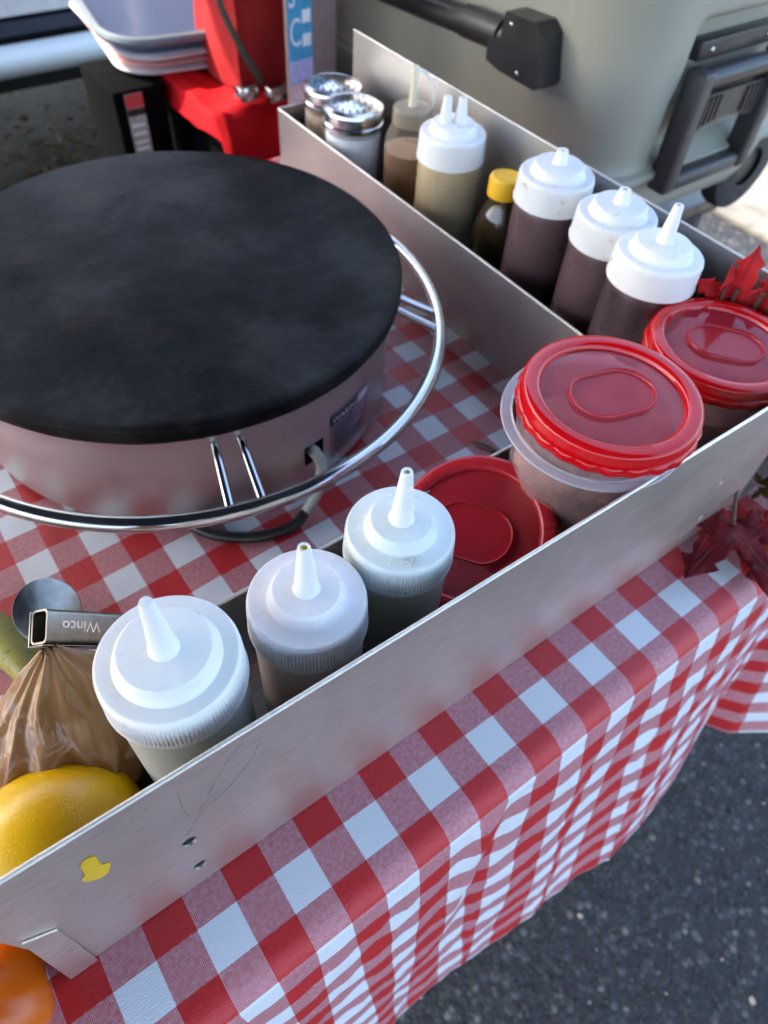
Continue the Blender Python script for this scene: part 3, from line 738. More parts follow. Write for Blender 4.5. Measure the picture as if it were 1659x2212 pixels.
# cord
def cyl(t_deg, r_, z): t_ = R(t_deg); return (r_ * math.cos(t_), r_ * math.sin(t_), z)
sl = bend([cyl(-82.4, 7.3, 1.55), cyl(-82.6, 7.7, 1.62), cyl(-83.5, 8.15, 1.45), cyl(-87, 8.55, .85), cyl(-91, 8.75, .45)])
B().tube(sl, [.21 - .04 * k / len(sl) for k in range(len(sl))], 14).obj('cord_sleeve', 'cable_white', gd)
B().tube(bend([cyl(-91, 8.75, .45), cyl(-95, 8.9, .24), cyl(-103, 8.75, .20), cyl(-112, 8.2, .2), cyl(-120, 7.2, .2), cyl(-128, 5.8, .2)]), .18, 12).obj('power_cord', 'cable_black', gd)

# ------------------------------------------------------------------ squeeze bottles
def knurl(t, i, z):
    return 1 + (.010 * math.cos(t * 110) if 3 <= i <= 6 else 0)
def bottle(name, label, loc, Rr, Hc, capm, spoutm, bodym, fillm, fill_z, tip=1.45, cut=True, ch=1.0, rot=(0, 0, 0), group='squeeze bottles', tier=.66, twin=False, tipfill=None, knurled=True):
    """Hc: height of the wide cap's flat top; ch: cap height"""
    t_ = thing(name, label, 'squeeze bottle', loc, rot, group)
    b0 = Hc - ch; br = Rr * .935
    body = B().lathe([(br * .88, 0), (br * .97, .05), (br, .22), (br, b0 - .35), (br * .985, b0 - .12), (br * .95, b0 + .02), (br * .9, b0 + .1)], 72, cap0=True)
    body.obj('bottle_body', bodym, t_)
    if fillm:
        fr = br - .05
        B().lathe([(fr * .87, .04), (fr * .96, .1), (fr, .26), (fr, fill_z - .02), (fr * .97, fill_z), (.01, fill_z)], 64, cap0=True).obj('sauce', fillm, t_, angle=50)
    capp = [(br * .93, b0 - .02), (Rr * .99, b0), (Rr, b0 + .07), (Rr * .985, b0 + .12), (Rr * .982, b0 + .16), (Rr * .965, b0 + ch * .72), (Rr * .962, b0 + ch * .76), (Rr * .965, b0 + ch * .86), (Rr * .95, Hc - .05), (Rr * .92, Hc), (Rr * .88, Hc + .005),
            (Rr * tier + .07, Hc - .01), (Rr * tier + .02, Hc + .03), (Rr * tier, Hc + .1), (Rr * tier - .03, Hc + .27), (Rr * tier - .09, Hc + .33), (.24, Hc + .34), (.01, Hc + .34)]
    if not knurled: kf = None
    else: kf = knurl
    cp = B().lathe(capp, 220 if knurled else 72, kf).obj('cap', capm, t_, angle=42)
    zt = Hc + .34
    for (ox, oy, tl) in ([(0, 0, tip)] if not twin else [(.22, -.1, tip), (-.28, .22, tip * 1.05)]):
        wt = .085 if not cut else .12; k_ = tl
        if cut:
            sp = [(.30, zt - .01), (.27, zt + .03), (.245, zt + .12), (.125 + .1 * (1 - min(1, k_ / 1.45)), zt + k_ - .02), (.115 + .1 * (1 - min(1, k_ / 1.45)), zt + k_), (.07, zt + k_), (.06, zt + k_ - .25)]
        else: sp = [(.30, zt - .01), (.27, zt + .03), (.25, zt + .12), (.13, zt + k_ - .06), (.11, zt + k_), (.01, zt + k_ + .01)]
        o = B().lathe(sp, 28).obj('spout', spoutm, cp, (ox, oy, 0), angle=55)
        if tipfill: B().lathe([(.07, zt + k_ - .04), (.01, zt + k_ - .05)], 16).obj('spout_residue', tipfill, o)
    return t_
b1 = bottle('squeeze_bottle', 'largest white-capped squeeze bottle beside the lemon, half-empty clear body', (-13.02, 2.78, .1), 1.38, 6.85, 'cap', 'cap', 'frost', 'oil', 4.9, 1.55, False, .95, tier=.67)
b2 = bottle('squeeze_bottle', 'squeeze bottle with lilac-tinted cap, peach body and orange stain in its spout', (-10.08, 2.78, .1), 1.29, 6.2, 'cap_pink', 'spout', 'frost_pink', 'blush', 5.0, 1.4, True, .95, tier=.60, tipfill='yellow_cap')
b3 = bottle('squeeze_bottle', 'squeeze bottle with milky cap next to the loose red lid', (-7.52, 3.02, .1), 1.26, 6.4, 'cap_cool', 'spout', 'frost', 'oil', 4.6, 1.5, True, .9, tier=.60, tipfill='spout_old')
bt = bottle('squeeze_bottle', 'tall squeeze bottle full of tan sauce with two spouts', (6.15, 17.75, .1), 1.38, 6.15, 'cap', 'spout', 'frost_warm', 'tan', 5.0, .85, True, 1.05, twin=True, knurled=False)
swap(bt, 'bottle_body', 'tan')
b5 = bottle('squeeze_bottle', 'squeeze bottle of dark chocolate sauce with smeared cap, right of the honey', (6.3, 12.25, .1), 1.40, 6.8, 'cap_dirty', 'spout', 'cocoa', None, 0, .45, True, 1.0, tipfill='cocoa_deep', knurled=False)
b6 = copy_tree(b5, (6.15, 9.25, .1), (0, 0, 2.2), 'middle bottle of the three dark chocolate squeeze bottles, short cut spout')
b7 = bottle('squeeze_bottle', 'dark chocolate squeeze bottle with long pointed spout nearest the red-lidded tubs', (5.25, 6.75, .1), 1.43, 6.85, 'cap', 'spout', 'cocoa_deep', None, 0, 1.15, True, .95, rot=(R(-1), R(2), 0), tipfill='cocoa_deep', knurled=False)
b8 = bottle('squeeze_bottle', 'white-capped bottle cut off by the right edge beside the red leaves', (7.08, 2.2, .1), .95, 5.8, 'cap', 'spout', 'frost', 'oil', 4, .6, True, .8, knurled=False)

# sauce bottle with a tethered nozzle
sb = thing('sauce_bottle', 'slim clear bottle of brown sauce with looped nozzle tether', 'sauce bottle', (6.55, 20.9, .1), (0, 0, .3))
B().lathe([(1.0, 0), (1.08, .12), (1.1, 4.2), (1.06, 4.6), (.85, 5.05), (.7, 5.25)], 48, cap0=True).obj('bottle_body', 'sauce_wall', sb)
B().lathe([(1.0, .05), (1.05, .2), (1.07, 4.1), (.01, 4.1)], 48, cap0=True).obj('sauce', 'caramel', sb)
cp = B().lathe([(.74, 5.15), (.82, 5.2), (.82, 5.75), (.76, 5.82), (.3, 5.86), (.01, 5.86)], 48).obj('cap', 'frost_warm', sb)
B().lathe([(.2, 5.84), (.17, 5.95), (.12, 7.0), (.17, 7.02), (.17, 7.32), (.13, 7.38), (.01, 7.38)], 20).obj('spout', 'spout_old', cp)
B().tube(bend([(.1, -.05, 7.2), (.45, -.2, 7.1), (.85, -.4, 6.6), (.98, -.45, 5.9), (.86, -.4, 5.4)]), .05, 8).obj('tether', 'cap', cp)

# honey bottle
hb = thing('honey_bottle', 'small dark honey bottle with bright yellow cap', 'honey bottle', (6.45, 14.75, .1))
B().lathe([(.8, 0), (.92, .1), (.95, 1.6), (.8, 2.2), (.92, 2.9), (.9, 3.6), (.7, 4.2), (.5, 4.6), (.48, 5.0)], 36, lambda t, i, z: 1 + .03 * math.cos(6 * t), cap0=True).obj('bottle_body', 'amber', hb)
B().lathe([(.82, 1.3), (.97, 1.4), (.99, 1.9), (.8, 2.0)], 36).obj('honey_label', 'amber_gold', hb)
B().lathe([(.5, 4.8), (.63, 4.82), (.64, 5.45), (.6, 5.55), (.5, 5.6), (.46, 5.56), (.01, 5.56)], 90, lambda t, i, z: 1 + (.014 * math.cos(30 * t) if i in (1, 2) else 0)).obj('cap', 'yellow_cap', hb)

# shakers
sh = thing('sugar_shaker', 'front glass shaker of white sugar with perforated metal lid', 'shaker', (5.6, 23.9, .55), group='glass sugar shakers')
def flute(t, i, z): return 1 + .012 * math.cos(12 * t)
B().lathe([(1.1, 0), (1.22, .1), (1.28, .5), (1.3, 3.4), (1.22, 3.75), (1.2, 4.0)], 96, flute, cap0=True).obj('glass_jar', 'jar_glass', sh)
B().lathe([(1.05, .12), (1.17, .3), (1.24, 3.5), (.01, 3.55)], 60, cap0=True).obj('sugar', 'sugar', sh)
ld = B().lathe([(1.26, 3.75), (1.36, 3.78), (1.38, 3.95), (1.33, 4.0), (1.36, 4.08), (1.33, 4.35), (1.37, 4.42), (1.34, 4.52), (1.15, 4.60), (1.05, 4.58), (.7, 4.68), (.01, 4.74)], 64).obj('lid', 'tin', sh, angle=30)
bb = B(); 
for ring, cnt in ((.0, 1), (.28, 6), (.56, 12), (.84, 16)):
    for k in range(cnt):
        t_ = 2 * PI * k / cnt; bb.lathe([(.055, 4.62 if ring > .6 else 4.69), (.01, 4.63 if ring > .6 else 4.70)], 8, T=Matrix.Translation((ring * math.cos(t_), ring * math.sin(t_), .045)))
bb.obj('lid_holes', 'black_hole', ld)
s2 = copy_tree(sh, (6.0, 26.2, .55), (0, 0, .5), 'rear glass shaker with brown sugar behind the white one')
swap(s2, 'sugar', 'cinnamon')

# ------------------------------------------------------------------ tubs with red lids
def stadium(l_, r_, z, n_=14):
    return [(l_ * (1 if math.cos(t_) >= 0 else -1) + r_ * math.cos(t_), r_ * math.sin(t_), z) for t_ in [2 * PI * (k + .5) / (2 * n_) - 0 for k in range(2 * n_)]]
def ring_text(body, rad, size, t0, z):
    tv, tf = text_geo(body, size, spacing=1.15)
    return [((rad - p[1]) * math.cos(t0 + p[0] / rad), (rad - p[1]) * math.sin(t0 + p[0] / rad), z) for p in tv], [tuple(reversed(q)) for q in tf]
def ring_text_out(body, rad, size, t0, z):
    tv, tf = text_geo(body, size, spacing=1.15)
    return [((rad + p[1]) * math.cos(t0 - p[0] / rad), (rad + p[1]) * math.sin(t0 - p[0] / rad), z) for p in tv], tf
def lid_parts(parent, z0, rimm, oval_rot, rad=2.28, text_rot=0):
    """screw lid with z0 at the bottom of its skirt; 0.62 high"""
    H = .62
    rf = lambda t, i, z: 1 + ((.010 * math.cos(24 * t) * (1 if i in (0, 1, 2) else 0)))
    rim = B().lathe([(rad - .06, z0 - .04), (rad, z0), (rad + .02, z0 + .16), (rad + .0, z0 + .24), (rad - .05, z0 + .27), (rad - .04, z0 + .33), (rad - .06, z0 + .36), (rad - .06, z0 + .5), (rad - .10, z0 + .58), (rad - .18, z0 + H), (rad - .40, z0 + H), (rad - .47, z0 + H - .03), (rad - .5, z0 + H - .08), (rad - .53, z0 + H - .15)], 144, rf).obj('lid_rim', rimm, parent, angle=50)
    zt = z0 + H - .15
    pan = B().lathe([(rad - .53, zt), (rad - .62, zt + .01), (1.2, zt + .015), (.3, zt + .015), (.01, zt + .015)], 96).obj('lid_panel', 'red_lid_clear', parent)
    T = Matrix.Rotation(oval_rot, 4, 'Z'); b_ = B()
    lev = [stadium(.34, .80, zt + .015), stadium(.34, .78, zt + .13), stadium(.34, .76, zt + .145), stadium(.34, .73, zt + .13), stadium(.34, .71, zt + .05), stadium(.34, .6, zt + .045)]
    n_ = len(lev[0]); vv = [p for l_ in lev for p in l_]; ff = [(i * n_ + k, i * n_ + (k + 1) % n_, (i + 1) * n_ + (k + 1) % n_, (i + 1) * n_ + k) for i in range(5) for k in range(n_)]
    ff.append(tuple(range(5 * n_, 6 * n_)))
    b_.add(vv, ff, T).obj('lid_grip', 'red_lid_clear', pan, angle=50)
    v1, f1 = ring_text_out('quite la tapa antes de poner en el microondas', rad - .40, .145, text_rot, z0 + H + .006)
    b_ = B().add(v1, f1); b_.obj('raised_lettering', rimm, rim, smooth=False)
    return rim
def tub(name, label, loc, h, rimm, oval, rt, rb, collar=None, txt=0, food=None):
    t_ = thing(name, label, 'food tub', loc, group='food tubs with red screw lids')
    B().lathe([(rb * .6, .03), (rb * .95, .0), (rb, .12), (rt, h - 1.0), (rt + .02, h - .5), (rt - .02, h + .1)], 96, cap0=True).obj('tub_body', 'clear_tub', t_)
    B().lathe([(rb * .9, .08), (rb - .05, .2), (lerp(rb, rt, .8) - .06, h * .80), (lerp(rb, rt, .8) - .3, h * .84), (.01, h * .86)], 64, lambda t, i, z: 1 + .01 * math.sin(5 * t), cap0=True).obj('crumbled_filling', food or 'cinnamon', t_)
    if collar:
        B().lathe([(rt, -.02), (collar[2] - .02, .02), (collar[2], .06), (collar[2] - .02, .1), (collar[2] - .25, .08), (rt - .02, .12)], 96).obj('tub_collar', 'tub_rim', t_, (collar[0], collar[1], h - .28 + collar[3]), rot=(R(2), R(-2), 0))
    lid_parts(t_, h - .02, rimm, oval, text_rot=txt); return t_
M['filling'] = plain('pinkish_crumble_filling', (.40, .25, .20), .9, 0, .45, 50, .004)
tub('food_tub', 'foremost clear food tub with bright red screw lid and clear side collar', (-1.17, 2.95, .1), 6.72, 'red_lid', R(-16), 2.08, 1.72, (-.16, .16, 2.36, -.16), txt=R(250), food='filling')
tub('food_tub', 'clear food tub with darker red lid at the far end of the tray', (4.95, 3.45, .1), 5.3, 'red_lid', R(-52), 2.10, 1.45, None, txt=R(200), food='filling')
ll = thing('loose_red_lid', 'loose red lid leaning inside the tray between bottle and tub', 'lid', (-4.62, 3.3, 3.7), (R(3), R(-27), 0))
lid_parts(ll, -.3, 'red_lid_dark', R(118), txt if False else 2.28, text_rot=R(-40))

# ------------------------------------------------------------------ lemon, gourds, banana, wrapped package
def blob(name, mat, loc, rad, squash, label, cat, rot=(0, 0, 0), group=None, lobes=0, amp=.02, tipamp=0.0, stem=None, seg=72):
    v = []; f = []; rg = seg // 2
    for i in range(rg + 1):
        t_ = PI * i / rg - PI / 2
        for k in range(seg):
            p = 2 * PI * k / seg; rr = 1 + amp * nz(math.cos(p) * math.cos(t_) * .8 + loc[0], math.sin(p) * math.cos(t_) * .8, math.sin(t_) * .8 + 4)
            if lobes: rr *= 1 + .075 * math.cos(lobes * p) * math.cos(t_) ** 1.2 - .16 * math.exp(-((abs(t_) - PI / 2) / .30) ** 2)
            x, y, z = math.cos(t_) * math.cos(p), math.cos(t_) * math.sin(p), math.sin(t_)
            if tipamp: z += tipamp * math.exp(-((abs(t_) - PI / 2) / .22) ** 2) * (1 if t_ > 0 else -1)
            v.append((rad * squash[0] * rr * x, rad * squash[1] * rr * y, rad * squash[2] * rr * z))
    for i in range(rg):
        for k in range(seg): f.append((i * seg + k, i * seg + (k + 1) % seg, (i + 1) * seg + (k + 1) % seg, (i + 1) * seg + k))
    o = B().add(v, f).obj(name, mat, loc=loc, rot=rot, angle=0); return tag(o, label, cat, group)
blob('lemon', 'lemon', (-16.55, 2.72, 2.22), 1.78, (1.0, .94, 1.08), 'plump yellow lemon in the left end of the front tray', 'lemon', rot=(R(12), R(76), R(10)), amp=.02, tipamp=.0)
blob('gourd', 'gourd', (-19.15, 1.15, .95), 1.42, (1, 1, .72), 'larger orange gourd at the bottom left below the tray end', 'gourd', rot=(0, 0, .4), group='orange gourds beside the tray', lobes=6, amp=.12)
blob('gourd', 'gourd', (-18.7, 2.75, .8), 1.05, (1, 1, .75), 'smaller orange gourd tucked behind the larger one', 'gourd', rot=(.2, 0, 1.4), group='orange gourds beside the tray', lobes=5, amp=.12)
bn = bend([(-15.75, 7.0, .72), (-15.85, 8.3, .78), (-16.3, 9.7, .8), (-17.2, 10.9, .8), (-18.4, 11.7, .8), (-19.2, 12.0, .9)], n=10)
nb_ = len(bn); bb = B().tube(bn, [.72 * min(1, .18 + 2.6 * min((k + .2) / nb_, 1 - k / nb_)) ** .6 for k in range(nb_)], 6)
o = bb.obj('plantain', 'banana', angle=60); tag(o, 'green-yellow plantain lying on the cloth at the left edge', 'plantain')
md = o.modifiers.new('soften', 'SUBSURF'); md.levels = 2; md.render_levels = 2

# wrapped package: plump base pulled together into a twisted neck
v = []; f = []; seg = 180; rows_ = 90
def ridge(x, y, z): return 1 - abs(2 * nz(x, y, z))
base = V(-15.6, 4.1, 0); top = V(-14.85, 5.5, 4.85)
for i in range(rows_ + 1):
    t_ = i / rows_
    c_ = V(lerp(base.x, top.x, max(0, (t_ - .25) / .75) ** 1.4), lerp(base.y, top.y, max(0, (t_ - .25) / .75) ** 1.3), .15 + 4.7 * t_ ** .72)
    rr = 1.95 * (1 - max(0, (t_ - .30) / .70) ** 1.5) + .14 * t_ + .04
    if i == 0: rr *= .9
    for k in range(seg):
        p = 2 * PI * k / seg
        fold = .10 * t_ ** 1.2 * math.sin(8 * p + 3 * t_ + 5 * nz(math.cos(p), math.sin(p), t_)) + .22 * nz(math.cos(p) * 1.7, math.sin(p) * 1.7, t_ * 3) + .13 * ridge(math.cos(p) * 2.3, math.sin(p) * 2.3, t_ * 4 + .4 * math.sin(p)) + .03 * ridge(math.cos(p) * 5, math.sin(p) * 5, t_ * 6) - .10
        r_ = max(.06, rr * (1 + fold)) ; sx = 1.0; sy = .42 + .40 * sstep(0, .6, t_)
        v.append((c_.x + r_ * math.cos(p) * sx, c_.y + r_ * math.sin(p) * sy, c_.z + (.12 * nz(math.cos(p) * 2, math.sin(p) * 2, 3 + t_))))
for i in range(rows_):
    for k in range(seg): f.append((i * seg + k, i * seg + (k + 1) % seg, (i + 1) * seg + (k + 1) % seg, (i + 1) * seg + k))
f.append(tuple(range(rows_ * seg, (rows_ + 1) * seg)))
wp = B().add(v, f).obj('wrapped_package', 'wrapped', loc=(0, 0, 0), angle=0); tag(wp, 'brown package in crumpled clear film, twisted at the top', 'package')

# stamped steel opener lying across the package and the tray's back wall
ox_ = V(.84, -.06, -.86).normalized(); cz_ = V(.08, -.48, .87); oz_ = (cz_ - ox_ * cz_.dot(ox_)).normalized(); oy_ = oz_.cross(ox_)
op = thing('can_opener', 'steel can opener with hollow square handle and round disc', 'can opener', (-14.82, 6.0, 5.05), Matrix((ox_, oy_, oz_)).transposed().to_euler())
w_, h_ = .37, .29
def sq(wd, ht, n_=5, rc=.12):
    out = []
    for cx, cy, a0 in ((wd - rc, ht - rc, 0), (-wd + rc, ht - rc, 90), (-wd + rc, -ht + rc, 180), (wd - rc, -ht + rc, 270)):
        for k in range(n_): t_ = R(a0 + 90 * k / (n_ - 1)); out.append((cx + rc * math.cos(t_), cy + rc * math.sin(t_)))
    return out
o_, i_ = sq(w_, h_), sq(w_ - .045, h_ - .045, rc=.09)
T = Matrix(((0, 0, 1, 0), (1, 0, 0, 0), (0, 1, 0, 0), (0, 0, 0, 1)))
hd = B().prism(o_, [i_], 3.0, T).obj('handle', 'dull_steel', op, angle=40)
B().prism(sq(w_ - .05, h_ - .05, rc=.09), [], .04, T @ Matrix.Translation((0, 0, .35))).obj('handle_shade', 'black_hole', op)  # added black plate stands in for the shade inside the hollow handle
B().box(-.02, 2.4, -.42, -.385, -.34, .2, .02).box(-.02, 2.4, -.42, .36, -.37, -.32, .02).obj('side_plate', 'dull_steel', op)
B().sphere((.62, -.46, -.24), .13, 14, 8, (1, .6, 1)).obj('rivet', 'chrome', op)
tv, tf = text_geo('Winco', .34); B().add([(1.28 - p[0], .12 - p[1], h_ + .004) for p in tv], tf).obj('stamped_lettering', 'tin', hd, smooth=False)
B().lathe([(.02, 0), (.70, 0), (.74, .03), (.74, .06), (.70, .09), (.02, .09)], 56, T=Matrix.Translation((.45, .42, -.46)) @ Matrix.Rotation(R(-14), 4, 'Y')).obj('disc', 'dull_steel', op)

# ------------------------------------------------------------------ maple leaves
def maple(size, curl=.12, cup=.1, seed=0):
    r = random.Random(seed)
    pts = []
    lobes = [(-118, .50), (-62, .80), (0, 1.0), (62, .80), (118, .50)]
    half = []
    for k, (ang, ln) in enumerate(lobes):
        a_ = R(ang)
        def P(l_, off): return (l_ * math.cos(a_ + off), l_ * math.sin(a_ + off))
        if k == 0: pts.append((-.10, -.10))
        pts += [P(ln * .52, -.34), P(ln * .60, -.20), P(ln * .70, -.30), P(ln * .78, -.12), P(ln, 0), P(ln * .78, .12), P(ln * .70, .30), P(ln * .60, .20), P(ln * .52, .34)]
        if k < 4:
            b_ = R((ang + lobes[k + 1][0]) / 2); pts.append((.30 * math.cos(b_), .30 * math.sin(b_)))
    pts.append((-.10, .10))
    pts = [(x * size * r.uniform(.96, 1.04), y * size * r.uniform(.96, 1.04)) for x, y in pts]
    loops = [[Vector((p[0], p[1], 0)) for p in pts]]
    bm = bmesh.new(); vs = [bm.verts.new(p) for p in loops[0]]
    for t_ in tessellate_polygon(loops):
        try: bm.faces.new([vs[i] for i in t_])
        except ValueError: pass
    bmesh.ops.subdivide_edges(bm, edges=list(bm.edges), cuts=2, use_grid_fill=True)
    bmesh.ops.triangulate(bm, faces=list(bm.faces))
    for q in bm.verts:
        d = q.co.length / size
        ang = math.atan2(q.co.y, q.co.x)
        vein = min(abs(ang - R(l_[0])) for l_ in lobes)
        q.co.z = size * (cup * d * d + curl * .6 * nz(q.co.x / size * 2.2 + seed, q.co.y / size * 2.2, seed) + .16 * min(vein, .4) * d)
    bmesh.ops.recalc_face_normals(bm, faces=list(bm.faces))
    bm.verts.index_update()
    b_ = B().add([q.co[:] for q in bm.verts], [tuple(q.index for q in g_.verts) for g_ in bm.faces]); bm.free(); return b_
def put_leaf(parent, size, mat, loc, rot, seed, cup=.1):
    lf = maple(size, .2, cup, seed).obj('leaf', mat, parent, loc, rot, angle=0)
    md_ = lf.modifiers.new('thickness', 'SOLIDIFY'); md_.thickness = .02 * U
    vb = B()
    for ang, ln in ((0, .9), (62, .7), (-62, .7)):
        vb.tube([(0, 0, .03), (size * ln * .5 * math.cos(R(ang)), size * ln * .5 * math.sin(R(ang)), size * cup * .25 * ln + .03), (size * ln * math.cos(R(ang)), size * ln * math.sin(R(ang)), size * cup * ln * ln + .03)], [.018, .012, .006], 5)
    vb.obj('leaf_veins', 'twig', lf)
    return lf
gl = thing('maple_leaf_garland', 'garland of dark red maple leaves lying on the gingham cloth', 'garland', (4.6, -.3, .05))
put_leaf(gl, 3.1, 'leaf_dark', (-.1, .45, .75), (R(6), R(-4), R(-172)), 3, -.06)
put_leaf(gl, 2.6, 'leaf_dark', (.3, .3, .55), (R(4), R(6), R(-118)), 5, -.05)
put_leaf(gl, 2.4, 'leaf_red', (1.3, .4, .3), (R(0), R(4), R(-150)), 8, .03)
put_leaf(gl, 2.2, 'leaf_orange', (1.1, -.5, .25), (R(0), R(0), R(-100)), 9, .03)
put_leaf(gl, 2.6, 'leaf_red', (3.2, 2.3, 1.0), (R(20), R(-25), R(-160)), 12, .03)
put_leaf(gl, 2.3, 'leaf_dark', (3.7, 1.2, 1.2), (R(-10), R(-20), R(160)), 14, .05)
put_leaf(gl, 1.4, 'leaf_olive', (2.3, .9, .75), (R(0), R(-20), R(-60)), 15, .05)
put_leaf(gl, 2.3, 'leaf_red', (3.4, .2, .5), (0, 0, R(-40)), 17, .05)
B().tube(bend([(-.1, .45, .85), (.5, 1.0, 1.25), (1.3, 1.5, 1.5), (2.4, 1.9, 1.5), (3.6, 2.3, 1.3)]), [.07] * 33, 8).obj('stem', 'twig', gl)
B().tube(bend([(1.3, 1.5, 1.5), (1.7, 1.0, 1.2), (2.3, .9, .8)]), .05, 8).obj('stem', 'twig', gl)
sg = thing('red_leaf_sprig', 'bright red maple leaves standing up behind the far tub', 'leaves', (7.05, 4.6, .15))
for k, (x, y, z, s_, rz, ty) in enumerate(((.0, .15, 5.6, 2.1, 50, -84), (-.35, .35, 5.0, 1.9, 95, -80), (.45, -.5, 5.1, 1.8, 10, -70), (.3, -.9, 4.4, 1.7, -40, -60))):
    put_leaf(sg, s_, 'leaf_red', (x, y, z), (0, R(ty), R(rz)), 30 + k, .12)
for x, y in ((-.45, .35), (-.1, .1), (.35, -.5)): B().tube([(x * .3, y * .3, 0), (x, y, 6.2)], .07, 8).obj('stem', 'twig', sg)
dl = B().tube(bend([(-.15, .55, .09), (0, .1, .14), (.10, -.35, .10), (.12, -.7, .09)]), [.03, .04, .05, .06, .07, .07, .08, .08, .08, .08, .08, .08, .08, .08, .07, .07, .06, .06, .05, .05, .05, .04, .04, .03, .02], 7, flat=.5).obj('dry_stem', 'dry_leaf', loc=(.55, 7.8, 0), rot=(0, 0, R(8))); tag(dl, 'short dry brown stem on the cloth beside the front tray', 'stem')
r = random.Random(9); bb = B()
for _ in range(26):
    t_ = r.gauss(R(-112), .22); q = r.uniform(.86, 1.12); bb.box(q * math.cos(t_) - .02, q * math.cos(t_) + .02, q * math.sin(t_) - .015, q * math.sin(t_) + .02, 6.403, 6.403 + r.uniform(.01, .03))
tag(bb.obj('sugar_crumbs', 'spout', b3, smooth=False), kind='stuff')

# ------------------------------------------------------------------ cooler on its low stand
cs = thing('low_side_table', 'dark low table carrying the grey-green cooler', 'table', (26, 30, -TZ))
B().box(-10.5, 9, -9.6, 14, 22.6, 23.7, .2).obj('tabletop', 'black_plastic', cs)
for px in (-9, 7.4):
    for py in (-9, 12): B().tube([(px, py, 0), (px, py, 22.8)], .6, 10).obj('leg', 'leg_grey', cs)
ck = thing('wheeled_cooler', 'large grey-green hard cooler with black tow bar and side handle', 'cooler', (25, 30, -5))
CXa, CXb, CYa, CYb = 15.6, 34.6, 17.2, 50.0        # plan at the ledge
def shell():
    v = []; f = []
    levels = [(-2.6, 1.9), (-2.3, 1.35), (-1.6, 1.05), (0, .75), (.55, .6), (.72, .5), (.82, .06), (.95, 0), (1.15, -.02), (1.3, .0), (1.42, .32), (1.7, .42)]
    z = 2.0
    while z < 16: levels.append((z, .42 - .07 * (z - 2))); z += .22
    levels += [(16.1, -.6), (16.3, -.55), (16.5, 0), (17, 1)]
    per = 420
    for (z, ins) in levels:
        x0, x1, y0, y1 = CXa + ins, CXb - ins, CYa + ins, CYb - ins; rc = 3.0
        w1, w2 = x1 - x0, y1 - y0; st_ = [w1 - 2 * rc, w2 - 2 * rc]; arc = PI * rc / 2; tot = 2 * (st_[0] + st_[1]) + 4 * arc
        for k in range(per):
            s_ = tot * k / per
            segs = [('l', st_[0], (x0 + rc, y0), (1, 0)), ('a', arc, (x1 - rc, y0 + rc), -90), ('l', st_[1], (x1, y0 + rc), (0, 1)), ('a', arc, (x1 - rc, y1 - rc), 0), ('l', st_[0], (x1 - rc, y1), (-1, 0)), ('a', arc, (x0 + rc, y1 - rc), 90), ('l', st_[1], (x0, y1 - rc), (0, -1)), ('a', arc, (x0 + rc, y0 + rc), 180)]
            for ty, ln, p, d in segs:
                if s_ <= ln or (ty == 'a' and d == 180 and s_ <= ln + 1e-6):
                    if ty == 'l': x, y = p[0] + d[0] * s_, p[1] + d[1] * s_; nx, ny = d[1], -d[0]
                    else: t_ = R(d) + s_ / rc; nx, ny = math.cos(t_), math.sin(t_); x, y = p[0] + rc * nx, p[1] + rc * ny
                    break
                s_ -= ln
            # moulded recesses: handle pocket on the end, shallow panel on the long side
            dep = 0
            if ny < -.9: dep = .75 * sstep(19.9, 20.2, x) * (1 - sstep(28.6, 28.9, x)) * sstep(1.6, 1.9, z) * (1 - sstep(7.9, 8.3, z))
            if nx < -.9: dep = .35 * (1 - sstep(39.2, 39.6, y)) * sstep(22.3, 22.7, y) * sstep(3.1, 3.5, z) * 0 + .25 * (sstep(40.0, 40.25, y) * (1 - sstep(40.45, 40.7, y))) * sstep(2.5, 3, z)
            v.append((x - nx * dep - 25, y - ny * dep - 30, z + 5))
    for i in range(len(levels) - 1):
        for k in range(per): f.append((i * per + k, i * per + (k + 1) % per, (i + 1) * per + (k + 1) % per, (i + 1) * per + k))
    f.append(tuple(range((len(levels) - 1) * per, len(levels) * per))); f.append(tuple(reversed(range(per))))
    B().add(v, f).obj('cooler_body', 'cooler', ck, angle=45)
shell()
ww = B().lathe([(1.2, -.75), (2.4, -.75), (2.75, -.6), (2.85, -.2), (2.85, .2), (2.75, .6), (2.4, .75), (1.2, .75)], 60, lambda t, i, z: 1 + (.012 * math.cos(40 * t) if i in (3, 4) else 0), T=Matrix.Rotation(PI / 2, 4, 'X'))
wh = ww.obj('wheel', 'rubber', ck, (33.7 - 25, 19.7 - 30, -2.4 + 5)); B().lathe([(.01, -.5), (.6, -.6), (1.3, -.45), (1.3, .45), (.01, .5)], 30, T=Matrix.Rotation(PI / 2, 4, 'X')).obj('wheel_hub', 'grey_plastic', wh)
wh2 = wh.copy(); sc.collection.objects.link(wh2); wh2.location.x = (17.6 - 25) * U
for ch in wh.children: c2 = ch.copy(); sc.collection.objects.link(c2); c2.parent = wh2
# hollow feet that reach the stand
B().box(-8, -6.5, 10, 12, 0, 2.6, .2).box(5.5, 7, 10, 12, 0, 2.6, .2).obj('rear_foot', 'grey_plastic', ck)
